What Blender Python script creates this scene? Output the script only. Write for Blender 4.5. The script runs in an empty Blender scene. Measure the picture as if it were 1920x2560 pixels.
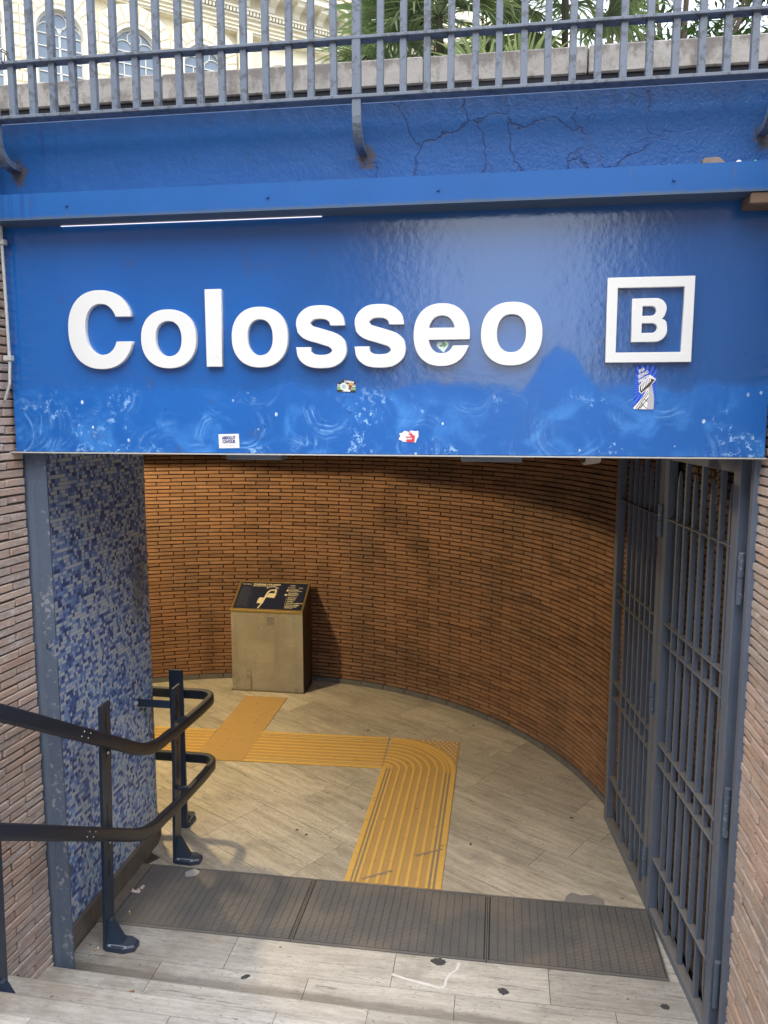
import bpy, bmesh, math, random
from mathutils import Vector, Matrix
random.seed(7)
R = math.radians
D = bpy.data
scene = bpy.context.scene
COL = scene.collection

# ------------------------------------------------------------------ camera, sky, sun, exposure
cam_data = D.cameras.new('camera'); cam = D.objects.new('camera', cam_data); COL.objects.link(cam)
cam.location = (0, 0, 2.88); cam.rotation_euler = (R(90 - 7.37), 0, R(8.57))
cam_data.sensor_fit = 'VERTICAL'; cam_data.sensor_height = 36.0; cam_data.sensor_width = 27.0
cam_data.lens = 1934 / 2560 * 36.0
cam_data.clip_start = 0.05; cam_data.clip_end = 2000
scene.camera = cam
SUN_EL, SUN_AZ = 60.0, 174.0          # degrees; azimuth clockwise from +Y
world = D.worlds.new('World'); scene.world = world; world.use_nodes = True
wn = world.node_tree.nodes; wl = world.node_tree.links
bg = wn['Background']; sky = wn.new('ShaderNodeTexSky'); sky.sky_type = 'NISHITA'; sky.sun_disc = False
sky.sun_elevation = R(SUN_EL); sky.sun_rotation = R(SUN_AZ); sky.air_density = 1.0; sky.dust_density = 3.0; sky.ozone_density = 1.0
bg.inputs['Strength'].default_value = 0.15
hz = wn.new('ShaderNodeMix'); hz.data_type = 'RGBA'; hz.inputs[0].default_value = 0.6     # thin bright overcast over the blue
wl.new(sky.outputs['Color'], hz.inputs[6]); hz.inputs[7].default_value = (7.6, 8.0, 8.6, 1); wl.new(hz.outputs[2], bg.inputs['Color'])
sun_d = D.lights.new('sun', 'SUN'); sun_d.energy = 1.3; sun_d.angle = R(70); sun_d.color = (1.0, 0.97, 0.92)
sun = D.objects.new('sun', sun_d); COL.objects.link(sun)
sd = Vector((math.sin(R(SUN_AZ)) * math.cos(R(SUN_EL)), math.cos(R(SUN_AZ)) * math.cos(R(SUN_EL)), math.sin(R(SUN_EL))))
sun.rotation_euler = sd.to_track_quat('Z', 'Y').to_euler()
scene.view_settings.view_transform = 'Standard'; scene.view_settings.look = 'None'
scene.view_settings.exposure = 1.2; scene.view_settings.gamma = 1.0; scene.view_settings.use_curve_mapping = False

# ------------------------------------------------------------------ helpers: objects and meshes
ORG = {}
def tag(o, label=None, cat=None, group=None, kind=None):
    if label: o['label'] = label
    if cat: o['category'] = cat
    if group: o['group'] = group
    if kind: o['kind'] = kind
    return o
def thing(name, loc, label=None, cat=None, group=None, kind=None):
    o = D.objects.new(name, None); COL.objects.link(o); o.location = loc; o.empty_display_size = 0.1
    ORG[o.name] = Vector(loc)
    return tag(o, label, cat, group, kind)
class M:
    def __init__(s): s.v = []; s.f = []; s.t = []; s.tint = 0.5
    def add(s, vs, fs):
        b = len(s.v); s.v += [tuple(p) for p in vs]
        for f in fs: s.f.append([b + i for i in f]); s.t.append(s.tint)
        return s
    def box(s, x0, x1, y0, y1, z0, z1, mat=None):
        vs = [(x, y, z) for z in (z0, z1) for y in (y0, y1) for x in (x0, x1)]
        if mat is not None: vs = [mat @ Vector(p) for p in vs]
        return s.add(vs, [(0, 2, 3, 1), (4, 5, 7, 6), (0, 1, 5, 4), (2, 6, 7, 3), (0, 4, 6, 2), (1, 3, 7, 5)])
    def cbox(s, x0, x1, y0, y1, z0, z1, c=0.003, mat=None):
        lo = (x0, y0, z0); hi = (x1, y1, z1); c = min(c, (x1 - x0) * .45, (y1 - y0) * .45, (z1 - z0) * .45)
        vs = []; idx = {}
        for sx in (0, 1):
            for sy in (0, 1):
                for sz in (0, 1):
                    p = [hi[0] if sx else lo[0], hi[1] if sy else lo[1], hi[2] if sz else lo[2]]
                    sg = (sx, sy, sz)
                    for a in range(3):
                        q = list(p)
                        for b in range(3):
                            if b != a: q[b] += -c if sg[b] else c
                        idx[(sx, sy, sz, a)] = len(vs); vs.append(q)
        fs = []
        for a in range(3):
            b, d = (a + 1) % 3, (a + 2) % 3
            for sa in (0, 1):
                q = []
                for (sb, sdn) in ((0, 0), (1, 0), (1, 1), (0, 1)):
                    k = [0, 0, 0]; k[a] = sa; k[b] = sb; k[d] = sdn; q.append(idx[(*k, a)])
                fs.append(q if sa else q[::-1])
            for sb in (0, 1):
                for sdn in (0, 1):
                    k0 = [0, 0, 0]; k0[b] = sb; k0[d] = sdn; k1 = list(k0); k1[a] = 1
                    q = [idx[(*k0, b)], idx[(*k1, b)], idx[(*k1, d)], idx[(*k0, d)]]
                    fs.append(q)
        for sx in (0, 1):
            for sy in (0, 1):
                for sz in (0, 1): fs.append([idx[(sx, sy, sz, a)] for a in range(3)])
        if mat is not None: vs = [mat @ Vector(p) for p in vs]
        return s.add(vs, fs)
    def prism(s, poly, d0, d1, fn=None):
        # poly in 2D (a,b); fn(a,b,d)->xyz (default z extrude)
        fn = fn or (lambda a, b, d: (a, b, d)); n = len(poly)
        vs = [fn(a, b, d0) for a, b in poly] + [fn(a, b, d1) for a, b in poly]
        fs = [list(range(n))[::-1], [n + i for i in range(n)]] + [[i, (i + 1) % n, n + (i + 1) % n, n + i] for i in range(n)]
        return s.add(vs, fs)
    def sweep(s, path, prof, closed=True, up=Vector((0, 0, 1))):
        n = len(prof); P = [Vector(p) for p in path]; vs = []
        for i, p in enumerate(P):
            t = ((P[min(i + 1, len(P) - 1)] - P[max(i - 1, 0)])).normalized()
            sd_ = t.cross(up)
            if sd_.length < 1e-4: sd_ = t.cross(Vector((0, 1, 0)))
            sd_.normalize(); u = sd_.cross(t)
            for a, b in prof: vs.append(p + sd_ * a + u * b)
        fs = []
        for i in range(len(P) - 1):
            for j in range(n):
                k = (j + 1) % n
                fs.append([i * n + j, i * n + k, (i + 1) * n + k, (i + 1) * n + j])
        fs.append(list(range(n))); fs.append([(len(P) - 1) * n + j for j in range(n)][::-1])
        return s.add(vs, fs)
    def tube(s, path, r, n=8, up=Vector((0, 0, 1))):
        return s.sweep(path, [(r * math.cos(2 * math.pi * k / n), r * math.sin(2 * math.pi * k / n)) for k in range(n)], up=up)
    def cone(s, c, axis, r0, r1, h, n=12):
        c = Vector(c); ax = Vector(axis).normalized(); q = ax.to_track_quat('Z', 'Y')
        vs = [c + q @ Vector((r0 * math.cos(2 * math.pi * k / n), r0 * math.sin(2 * math.pi * k / n), 0)) for k in range(n)]
        vs += [c + q @ Vector((r1 * math.cos(2 * math.pi * k / n), r1 * math.sin(2 * math.pi * k / n), h)) for k in range(n)]
        fs = [list(range(n))[::-1], [n + k for k in range(n)]] + [[k, (k + 1) % n, n + (k + 1) % n, n + k] for k in range(n)]
        return s.add(vs, fs)
    def mesh(s, name, mat, off=Vector((0, 0, 0)), smooth=False, recalc=True):
        me = D.meshes.new(name)
        me.from_pydata([tuple(Vector(p) - off) for p in s.v], [], s.f)
        if recalc:
            bm = bmesh.new(); bm.from_mesh(me); bmesh.ops.recalc_face_normals(bm, faces=bm.faces); bm.to_mesh(me); bm.free()
        at = me.attributes.new('tint', 'FLOAT', 'FACE'); at.data.foreach_set('value', s.t)
        me.materials.append(mat)
        if smooth: me.polygons.foreach_set('use_smooth', [True] * len(me.polygons))
        return me
    def build(s, name, mat, parent=None, smooth=False, recalc=True):
        off = ORG[parent.name] if parent is not None else Vector((0, 0, 0))
        if parent is None and s.v:      # origin at the base centre of the thing
            xs = [p[0] for p in s.v]; ys = [p[1] for p in s.v]; zs = [p[2] for p in s.v]
            off = Vector(((min(xs) + max(xs)) / 2, (min(ys) + max(ys)) / 2, min(zs)))
        me = s.mesh(name, mat, off, smooth, recalc); o = D.objects.new(name, me); COL.objects.link(o)
        if parent is not None: o.parent = parent
        else: o.location = off
        ORG[o.name] = off
        return o
def inst(name, me, parent, mat4):
    o = D.objects.new(name, me); COL.objects.link(o); o.parent = parent
    m = mat4.copy(); m.translation = m.translation - ORG[parent.name]; o.matrix_local = m
    ORG[o.name] = ORG[parent.name]
    return o
def curve_mesh(splines, extrude, bev=0.0):
    cu = D.curves.new('c', 'CURVE'); cu.dimensions = '2D'; cu.fill_mode = 'BOTH'; cu.extrude = extrude; cu.bevel_depth = bev; cu.bevel_resolution = 1
    for pts in splines:
        sp = cu.splines.new('POLY'); sp.points.add(len(pts) - 1)
        for q, (a, b) in zip(sp.points, pts): q.co = (a, b, 0, 1)
        sp.use_cyclic_u = True
    o = D.objects.new('c', cu); COL.objects.link(o); bpy.context.view_layer.update()
    me = D.meshes.new_from_object(o.evaluated_get(bpy.context.evaluated_depsgraph_get()))
    D.objects.remove(o); D.curves.remove(cu); return me
def text_mesh(txt, size, bold=0.0, shear=0.0, align='LEFT', xs=1.0):
    cu = D.curves.new('t', 'FONT'); cu.body = txt; cu.size = size; cu.offset = bold; cu.shear = shear; cu.align_x = align; cu.extrude = 0.0002; cu.resolution_u = 3
    o = D.objects.new('t', cu); COL.objects.link(o); bpy.context.view_layer.update()
    me = D.meshes.new_from_object(o.evaluated_get(bpy.context.evaluated_depsgraph_get()))
    D.objects.remove(o); D.curves.remove(cu)
    if xs != 1.0:
        for v in me.vertices: v.co.x *= xs
    return me
def place_mesh(name, me, mat, parent, mat4):
    me.materials.clear(); me.materials.append(mat); me.name = name
    if parent is None:
        o = D.objects.new(name, me); COL.objects.link(o); o.matrix_world = mat4; ORG[o.name] = mat4.translation.copy(); return o
    return inst(name, me, parent, mat4)
FRONT = Matrix.Rotation(R(90), 4, 'X')      # 2D xy -> world x,z facing -Y
def front_at(x, y, z, rot=0.0): return Matrix.Translation((x, y, z)) @ FRONT @ Matrix.Rotation(rot, 4, 'Z')

# camera maths, used only to choose which pieces are large enough to be objects of their own
_p, _y = R(7.37), R(8.57)
FW = Vector((-math.sin(_y) * math.cos(_p), math.cos(_y) * math.cos(_p), -math.sin(_p))); RT = Vector((math.cos(_y), math.sin(_y), 0)); UP = RT.cross(FW)
def proj(p):
    v = Vector(p) - cam.location; z = v.dot(FW)
    if z < .05: return None
    return 960 + 1934 * v.dot(RT) / z, 1280 - 1934 * v.dot(UP) / z
def parea(ps):
    q = [proj(p) for p in ps]
    if any(k is None for k in q): return 0
    cx = sum(k[0] for k in q) / len(q); cy = sum(k[1] for k in q) / len(q)
    if not (-5 < cx < 1925 and -5 < cy < 2565): return 0
    return abs(sum(q[i][0] * q[(i + 1) % len(q)][1] - q[(i + 1) % len(q)][0] * q[i][1] for i in range(len(q)))) / 2

# ------------------------------------------------------------------ helpers: materials
class NT:
    def __init__(s, name, rough=0.6, metal=0.0, spec=0.5, base=(.5, .5, .5)):
        s.m = D.materials.new(name); s.m.use_nodes = True; s.t = s.m.node_tree; s.n = s.t.nodes; s.b = s.n['Principled BSDF']
        s.b.inputs['Roughness'].default_value = rough; s.b.inputs['Metallic'].default_value = metal
        s.b.inputs['Specular IOR Level'].default_value = spec; s.b.inputs['Base Color'].default_value = (*base, 1)
        s._pos = None
    def link(s, a, b): s.t.links.new(a, b)
    def val(s, x, sock):
        if hasattr(x, 'is_output'): s.link(x, sock)
        elif isinstance(x, (tuple, list)): sock.default_value = (*x, 1) if len(x) == 3 and len(sock.default_value) == 4 else x
        else: sock.default_value = x
    def pos(s):
        if s._pos is None: s._pos = s.n.new('ShaderNodeNewGeometry')
        return s._pos.outputs['Position']
    def nrm(s): s.pos(); return s._pos.outputs['Normal']
    def sep(s, v): q = s.n.new('ShaderNodeSeparateXYZ'); s.link(v, q.inputs[0]); return q.outputs
    def mapv(s, v, scale=(1, 1, 1), rot=(0, 0, 0), loc=(0, 0, 0)):
        q = s.n.new('ShaderNodeMapping'); s.link(v, q.inputs['Vector'])
        q.inputs['Scale'].default_value = scale; q.inputs['Rotation'].default_value = rot; s.val(loc, q.inputs['Location']); return q.outputs[0]
    def noise(s, scale, detail=3, v=None, rough=.55, dist=0.0, col=False):
        q = s.n.new('ShaderNodeTexNoise'); s.link(v if v is not None else s.pos(), q.inputs['Vector'])
        q.inputs['Scale'].default_value = scale; q.inputs['Detail'].default_value = detail; q.inputs['Roughness'].default_value = rough; q.inputs['Distortion'].default_value = dist
        return q.outputs['Color' if col else 'Fac']
    def voro(s, scale, v=None, feature='F1', out='Distance', rnd=1.0):
        q = s.n.new('ShaderNodeTexVoronoi'); q.feature = feature; s.link(v if v is not None else s.pos(), q.inputs['Vector']); q.inputs['Scale'].default_value = scale; q.inputs['Randomness'].default_value = rnd
        return q.outputs[out]
    def math(s, op, a, b=0.0, c=0.0, clamp=False):
        q = s.n.new('ShaderNodeMath'); q.operation = op; q.use_clamp = clamp
        for x, k in zip((a, b, c), q.inputs): s.val(x, k)
        return q.outputs[0]
    def step(s, x, lo, hi):   # smooth 0..1 ramp
        q = s.n.new('ShaderNodeMapRange'); q.interpolation_type = 'SMOOTHSTEP'; s.val(x, q.inputs[0]); q.inputs[1].default_value = lo; q.inputs[2].default_value = hi; return q.outputs[0]
    def ramp(s, x, stops, const=False):
        q = s.n.new('ShaderNodeValToRGB'); s.val(x, q.inputs[0]); e = q.color_ramp
        if const: e.interpolation = 'CONSTANT'
        while len(e.elements) < len(stops): e.elements.new(.5)
        for k, (p, c) in zip(e.elements, stops): k.position = p; k.color = (*c, 1)
        return q.outputs[0]
    def mix(s, f, a, b, mode='MIX'):
        q = s.n.new('ShaderNodeMix'); q.data_type = 'RGBA'; q.blend_type = mode; s.val(f, q.inputs[0]); s.val(a, q.inputs[6]); s.val(b, q.inputs[7]); return q.outputs[2]
    def attr(s, name='tint'): q = s.n.new('ShaderNodeAttribute'); q.attribute_name = name; return q.outputs['Fac']
    def orand(s): return s.n.new('ShaderNodeObjectInfo').outputs['Random']
    def bump(s, h, strength=.3, dist=.01):
        q = s.n.new('ShaderNodeBump'); s.val(h, q.inputs['Height']); q.inputs['Strength'].default_value = strength; q.inputs['Distance'].default_value = dist; s.link(q.outputs[0], s.b.inputs['Normal'])
    def set(s, **k):
        for a, x in k.items(): s.val(x, s.b.inputs[{'color': 'Base Color', 'rough': 'Roughness', 'metal': 'Metallic', 'spec': 'Specular IOR Level', 'coat': 'Coat Weight', 'coatr': 'Coat Roughness', 'emit': 'Emission Color', 'estr': 'Emission Strength'}[a]])
        return s
def plain(name, col, rough=.6, metal=0.0, spec=.5, var=.12, scale=25):
    n = NT(name, rough, metal, spec); k = n.noise(scale, 4)
    n.set(color=n.mix(k, tuple(c * (1 - var) for c in col), tuple(min(1, c * (1 + var)) for c in col))); return n.m
MAT = {}
def metal_paint(name, col, rough=.42, dust=0.0, wear=0.0, wearcol=(.25, .24, .22), spec=.5):
    n = NT(name, rough, 0, spec); k = n.noise(9, 5); f = n.noise(70, 3)
    c = n.mix(k, tuple(x * .82 for x in col), tuple(x * 1.18 for x in col))
    if wear:
        w = n.step(n.math('ADD', n.noise(38, 6, rough=.7), n.math('MULTIPLY', n.noise(5, 2), .35)), .78 - wear, .84 - wear)
        c = n.mix(n.math('MULTIPLY', w, .7), c, wearcol)
    if dust:
        nz = n.sep(n.nrm())[2]; d = n.math('MULTIPLY', n.step(nz, .45, .95), n.math('MULTIPLY_ADD', n.noise(20, 3), .5, .55), clamp=True)
        c = n.mix(n.math('MULTIPLY', d, dust), c, (.19, .175, .16)); n.set(rough=n.math('MULTIPLY_ADD', d, .4, rough, clamp=True))
    n.set(color=c); n.bump(f, .08, .004); MAT[name] = n.m; return n.m
metal_paint('gate_paint', (.112, .142, .2), .45, dust=.95, wear=.03, wearcol=(.16, .17, .2))
metal_paint('fence_paint', (.115, .145, .195), .42, dust=.25, wear=.075, wearcol=(.045, .05, .055))
metal_paint('jamb_paint', (.085, .115, .17), .5, dust=.4, wear=.04, wearcol=(.3, .31, .33))
metal_paint('post_paint', (.022, .036, .065), .35, dust=.12)
metal_paint('rail_vinyl', (.018, .021, .031), .34, dust=.06)
metal_paint('dark_iron', (.03, .032, .036), .6)
metal_paint('steel', (.55, .56, .58), .3)
metal_paint('fixture_paint', (.22, .27, .34), .5)

def sign_mat():
    n = NT('sign_paint', .3, 0, .5); x, y, z = n.sep(n.pos())
    k = n.noise(2.2, 4); fine = n.noise(26, 4)
    # outline of the later, more saturated coat on the lower half
    hill = n.math('MULTIPLY', n.step(n.math('ABSOLUTE', n.math('SUBTRACT', x, .23)), .17, .0), .16)
    edge = n.math('ADD', n.math('ADD', 2.985, hill), n.math('MULTIPLY', n.math('SUBTRACT', n.noise(5, 3), .5), .16))
    low = n.math('MULTIPLY', n.step(n.math('SUBTRACT', edge, z), -.02, .03), n.math('MULTIPLY_ADD', n.noise(3.4, 4), .5, .6), clamp=True)
    old = n.mix(k, (.007, .07, .25), (.012, .095, .32)); new = n.mix(k, (.004, .098, .385), (.008, .128, .47))
    old = n.mix(n.math('MULTIPLY', n.step(n.math('ADD', x, n.math('MULTIPLY', n.noise(1.6, 3), 1.2)), .3, -1.1), .75), old, new)
    c = n.mix(low, old, new)
    # wiped arcs: brush streaks round scattered centres
    dp = n.n.new('ShaderNodeVectorMath'); dp.operation = 'MULTIPLY_ADD'; n.link(n.noise(3.2, 3, col=True), dp.inputs[0]); dp.inputs[1].default_value = (.10, 0, .10); n.link(n.pos(), dp.inputs[2])
    def arcs(scale, off, thin):
        vv = n.mapv(dp.outputs[0], loc=off); cell = n.n.new('ShaderNodeTexVoronoi'); n.link(vv, cell.inputs['Vector']); cell.inputs['Scale'].default_value = scale
        dl_ = n.n.new('ShaderNodeVectorMath'); dl_.operation = 'SUBTRACT'; n.link(vv, dl_.inputs[0]); n.link(cell.outputs['Position'], dl_.inputs[1]); q = n.sep(dl_.outputs[0])
        ang = n.math('ARCTAN2', q[2], q[0]); rad = n.math('SQRT', n.math('ADD', n.math('MULTIPLY', q[0], q[0]), n.math('MULTIPLY', q[2], q[2])))
        cb = n.n.new('ShaderNodeCombineXYZ'); n.link(n.math('MULTIPLY', rad, thin), cb.inputs[0]); n.link(n.math('SINE', n.math('MULTIPLY', ang, .5)), cb.inputs[1]); n.link(n.sep(cell.outputs['Color'])[0], cb.inputs[2])
        sec = n.step(n.math('SINE', n.math('ADD', ang, n.math('MULTIPLY', n.sep(cell.outputs['Color'])[1], 6.28))), -.1, .6)
        return n.math('MULTIPLY', n.math('MULTIPLY', n.math('MULTIPLY', n.step(n.noise(14, 5, rough=.7), .36, .62), .95), 1.0), n.math('MULTIPLY', n.math('MULTIPLY', n.step(n.noise(1, 5, v=cb.outputs[0], rough=.65), .44, .64), sec), n.math('MULTIPLY', n.step(rad, .55 / scale, .3 / scale), n.step(rad, .04, .09))))
    sw = n.math('MAXIMUM', arcs(2.4, (0, 0, .3), 60), arcs(3.6, (5, 0, 2), 85))
    zone = n.step(n.math('ADD', n.math('SUBTRACT', 2.98, z), n.math('MULTIPLY', n.math('SUBTRACT', n.noise(3.1, 3), .5), .3)), -.03, .14)
    pat = n.step(n.noise(4.3, 3, v=n.mapv(n.pos(), loc=(3, 1, 2))), .42, .66)
    swm = n.math('MULTIPLY', n.math('MULTIPLY', sw, n.math('MULTIPLY_ADD', pat, .6, .4)), zone)
    cloud = n.math('MULTIPLY', n.step(n.noise(5.5, 5, v=n.mapv(n.pos(), loc=(5, 5, 5)), dist=1.0), .46, .7), zone)
    c = n.mix(n.math('MULTIPLY', cloud, .62), c, (.055, .26, .68)); c = n.mix(swm, c, (.2, .45, .82))
    # chips and paint rub marks
    ch = n.step(n.noise(34, 6, rough=.78), .54, .59); chz = n.math('MULTIPLY', ch, n.step(n.noise(5.2, 4, v=n.mapv(n.pos(), loc=(7, 0, 5))), .53, .63))
    c = n.mix(n.math('MULTIPLY', n.math('MULTIPLY', chz, zone), .8), c, (.33, .57, .9))
    vs = n.voro(17, v=n.mapv(n.pos(), (1, 1, .75))); dots = n.math('MULTIPLY', n.step(vs, .13, .09), n.step(n.noise(6, 2), .48, .55))
    c = n.mix(n.math('MULTIPLY', dots, zone), c, (.6, .75, .9))
    # grime: brown rubs, drips near the top
    br = n.math('MULTIPLY', n.step(n.noise(7, 5, v=n.mapv(n.pos(), loc=(1, 0, 9))), .62, .74), .3); c = n.mix(br, c, (.06, .06, .12))
    pit = n.step(n.voro(11, v=n.mapv(n.pos(), loc=(2, 0, 4))), .055, .03); c = n.mix(n.math('MULTIPLY', pit, .7), c, (.01, .02, .06))
    n.set(color=c, spec=n.math('MULTIPLY_ADD', low, -.5, 1.0), rough=n.math('ADD', n.math('MULTIPLY_ADD', low, .2, .15), n.math('MULTIPLY', swm, .25)))
    brush = n.noise(1, 4, v=n.mapv(n.pos(), (60, 1, 9))); wob = n.noise(34, 4, rough=.6)
    bz = n.math('MULTIPLY', n.step(n.noise(3.0, 3, v=n.mapv(n.pos(), loc=(2, 8, 2))), .4, .65), n.step(x, -.2, .5))
    n.bump(n.math('ADD', n.math('ADD', n.math('MULTIPLY', n.math('MULTIPLY', brush, bz), .7), wob), n.math('MULTIPLY', n.noise(7, 2), 1.5)), .13, .006)
    return n.m
MAT['sign_paint'] = sign_mat()
def fascia_mat():
    n = NT('fascia_paint', .4, 0, .35); x, y, z = n.sep(n.pos()); k = n.noise(3, 5)
    c = n.mix(k, (.006, .076, .26), (.010, .102, .34))
    wp = n.n.new('ShaderNodeVectorMath'); wp.operation = 'MULTIPLY_ADD'; n.link(n.noise(7, 4, col=True), wp.inputs[0]); wp.inputs[1].default_value = (.25, 0, .25); n.link(n.pos(), wp.inputs[2])
    cr = n.voro(3.6, v=n.mapv(wp.outputs[0], (1.25, .2, 1.0)), feature='DISTANCE_TO_EDGE')
    zone = n.math('MULTIPLY', n.step(x, -.75, -.35), n.step(x, .75, .35))
    crk = n.math('MULTIPLY', n.math('MULTIPLY', n.step(cr, .022, .004), zone), n.step(n.noise(3.3, 3), .42, .55))
    c = n.mix(n.math('MULTIPLY', crk, .85), c, (.008, .025, .09))
    halo = n.math('MULTIPLY', n.step(n.math('ADD', cr, n.math('MULTIPLY', n.noise(30, 4), .12)), .14, .06), zone)
    c = n.mix(n.math('MULTIPLY', halo, .35), c, (.02, .06, .2))
    drip = n.math('MULTIPLY', n.step(n.noise(1, 3, v=n.mapv(n.pos(), (26, 1, 2))), .56, .66), n.step(x, -1.75, -1.95))
    c = n.mix(n.math('MULTIPLY', drip, .5), c, (.008, .05, .22))
    dk = n.math('MULTIPLY', n.step(n.noise(6, 6, rough=.72, v=n.mapv(n.pos(), (1.3, 1, .8), loc=(4, 0, 2))), .54, .66), n.step(x, -.5, .1)); c = n.mix(n.math('MULTIPLY', dk, .45), c, (.008, .035, .13))
    gr = n.step(n.noise(13, 6, rough=.7), .64, .73); c = n.mix(n.math('MULTIPLY', gr, .4), c, (.05, .06, .09))
    rm = None
    for bx in (-2.055, -.561, .925):
        ddx = n.math('MULTIPLY', n.math('SUBTRACT', x, bx + .012), 1.0); ddz = n.math('MULTIPLY', n.math('SUBTRACT', z, 3.885), .75)
        q = n.math('SQRT', n.math('ADD', n.math('MULTIPLY', ddx, ddx), n.math('MULTIPLY', ddz, ddz)))
        q = n.step(n.math('ADD', q, n.math('MULTIPLY', n.math('SUBTRACT', n.noise(34, 5, rough=.7), .5), .09)), .05, .02); rm = q if rm is None else n.math('MAXIMUM', rm, q)
    c = n.mix(n.math('MULTIPLY', rm, .9), c, n.mix(n.noise(60, 4), (.03, .025, .022), (.13, .11, .10)))
    top = n.math('MULTIPLY', n.step(n.math('ADD', z, n.math('MULTIPLY', n.noise(9, 5, rough=.7), .09)), 4.04, 4.12), .35); c = n.mix(top, c, (.02, .03, .07))
    n.set(color=c); amp = n.math('MULTIPLY_ADD', n.step(n.math('ADD', x, n.math('MULTIPLY', n.noise(2, 3), .9)), -1.2, .9), .9, .12)
    b = n.math('MULTIPLY', n.math('ADD', n.noise(38, 5, rough=.62, dist=1.2), n.math('MULTIPLY', n.noise(110, 4, v=n.mapv(n.pos(), (1, 1, .5))), .6)), amp)
    b = n.math('ADD', b, n.math('MULTIPLY', n.noise(14, 3), .8)); b = n.math('SUBTRACT', b, n.math('MULTIPLY', crk, .9)); n.bump(b, .5, .008); return n.m
MAT['fascia_paint'] = fascia_mat()
def beam_mat():
    n = NT('beam_paint', .45, 0, .3); x, y, z = n.sep(n.pos()); c = n.mix(n.noise(6, 5), (.007, .078, .27), (.012, .102, .345))
    st = n.math('MULTIPLY', n.step(n.noise(1, 4, v=n.mapv(n.pos(), (30, 1, 5))), .58, .7), n.step(n.noise(4, 2), .45, .65)); c = n.mix(n.math('MULTIPLY', st, .45), c, (.09, .1, .12))
    dr = n.math('MULTIPLY', n.step(n.noise(1, 2, v=n.mapv(n.pos(), (55, 1, 1.5))), .5, .6), n.step(x, -1.86, -1.98)); c = n.mix(n.math('MULTIPLY', dr, .7), c, (.01, .06, .22))
    lo = n.math('MULTIPLY', n.step(n.math('ADD', z, n.math('MULTIPLY', n.noise(22, 4), .02)), 3.69, 3.672), .7); c = n.mix(lo, c, (.09, .11, .1))
    n.set(color=c); n.bump(n.noise(40, 3), .08, .004); return n.m
MAT['beam_paint'] = beam_mat()
def letter_mat():
    n = NT('letter_white', .4); c = n.mix(n.noise(5, 5), (.64, .66, .66), (.71, .72, .71))
    g = n.step(n.noise(9, 6, rough=.7, v=n.mapv(n.pos(), loc=(4, 2, 1))), .6, .72); c = n.mix(n.math('MULTIPLY', g, .35), c, (.42, .43, .42))
    n.set(color=c); n.bump(n.noise(60, 2), .04, .003); return n.m
MAT['letter_white'] = letter_mat()

def brick_mat(name, cols, dirt, smear=0.0, rough=.85):
    n = NT(name, rough, 0, .25); t = n.attr(); k = n.noise(18, 6, rough=.65)
    c = n.ramp(n.math('ADD', n.math('MULTIPLY', t, .75), n.math('MULTIPLY', k, .3)), cols)
    s1 = n.step(n.noise(42, 5, rough=.7), .56, .72); c = n.mix(n.math('MULTIPLY', s1, .35), c, dirt)
    big = n.step(n.noise(1.3, 5, rough=.65), .42, .68); c = n.mix(n.math('MULTIPLY', big, .6), c, dirt); soot = n.step(n.noise(2.3, 5, v=n.mapv(n.pos(), (1, 1, .7), loc=(3, 3, 3))), .52, .72); c = n.mix(n.math('MULTIPLY', soot, .4), c, tuple(q * .45 for q in dirt))
    if smear:
        sm = n.math('MULTIPLY', n.step(n.noise(16, 6, rough=.75, v=n.mapv(n.pos(), (1, 1, 2.6))), .5, .66), n.step(n.noise(3, 3), .35, .6)); c = n.mix(n.math('MULTIPLY', sm, smear), c, (.56, .53, .51))
    n.set(color=c); n.bump(n.math('ADD', n.noise(50, 5, rough=.7), n.math('MULTIPLY', n.noise(160, 2), .5)), .8 if smear > .3 else .5, .010); return n.m
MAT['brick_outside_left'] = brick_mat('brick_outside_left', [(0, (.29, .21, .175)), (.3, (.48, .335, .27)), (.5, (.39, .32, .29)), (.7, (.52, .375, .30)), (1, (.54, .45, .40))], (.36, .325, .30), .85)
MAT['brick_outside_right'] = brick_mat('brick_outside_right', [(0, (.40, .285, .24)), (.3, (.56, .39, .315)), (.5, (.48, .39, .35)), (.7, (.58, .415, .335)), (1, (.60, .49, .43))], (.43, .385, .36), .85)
MAT['brick_inside'] = brick_mat('brick_inside', [(0, (.15, .082, .055)), (.35, (.235, .125, .075)), (.7, (.31, .168, .10)), (1, (.22, .14, .10))], (.13, .092, .07), .0, .75)
MAT['brick_gate_shade'] = brick_mat('brick_gate_shade', [(0, (.05, .034, .026)), (.5, (.085, .05, .036)), (1, (.12, .09, .07))], (.05, .042, .036), .1)  # shade of the narrow gap behind the gate, put into the brick colour
def mortar(name, col): n = NT(name, .95, 0, .1); n.set(color=n.mix(n.noise(40, 5), tuple(c * .6 for c in col), tuple(c * 1.3 for c in col))); n.bump(n.noise(70, 4), .6, .008); return n.m
MAT['mortar_dark'] = mortar('mortar_dark', (.022, .017, .015)); MAT['mortar_mid'] = mortar('mortar_mid', (.10, .088, .08)); MAT['mortar_grey'] = mortar('mortar_grey', (.14, .125, .115))

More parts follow.
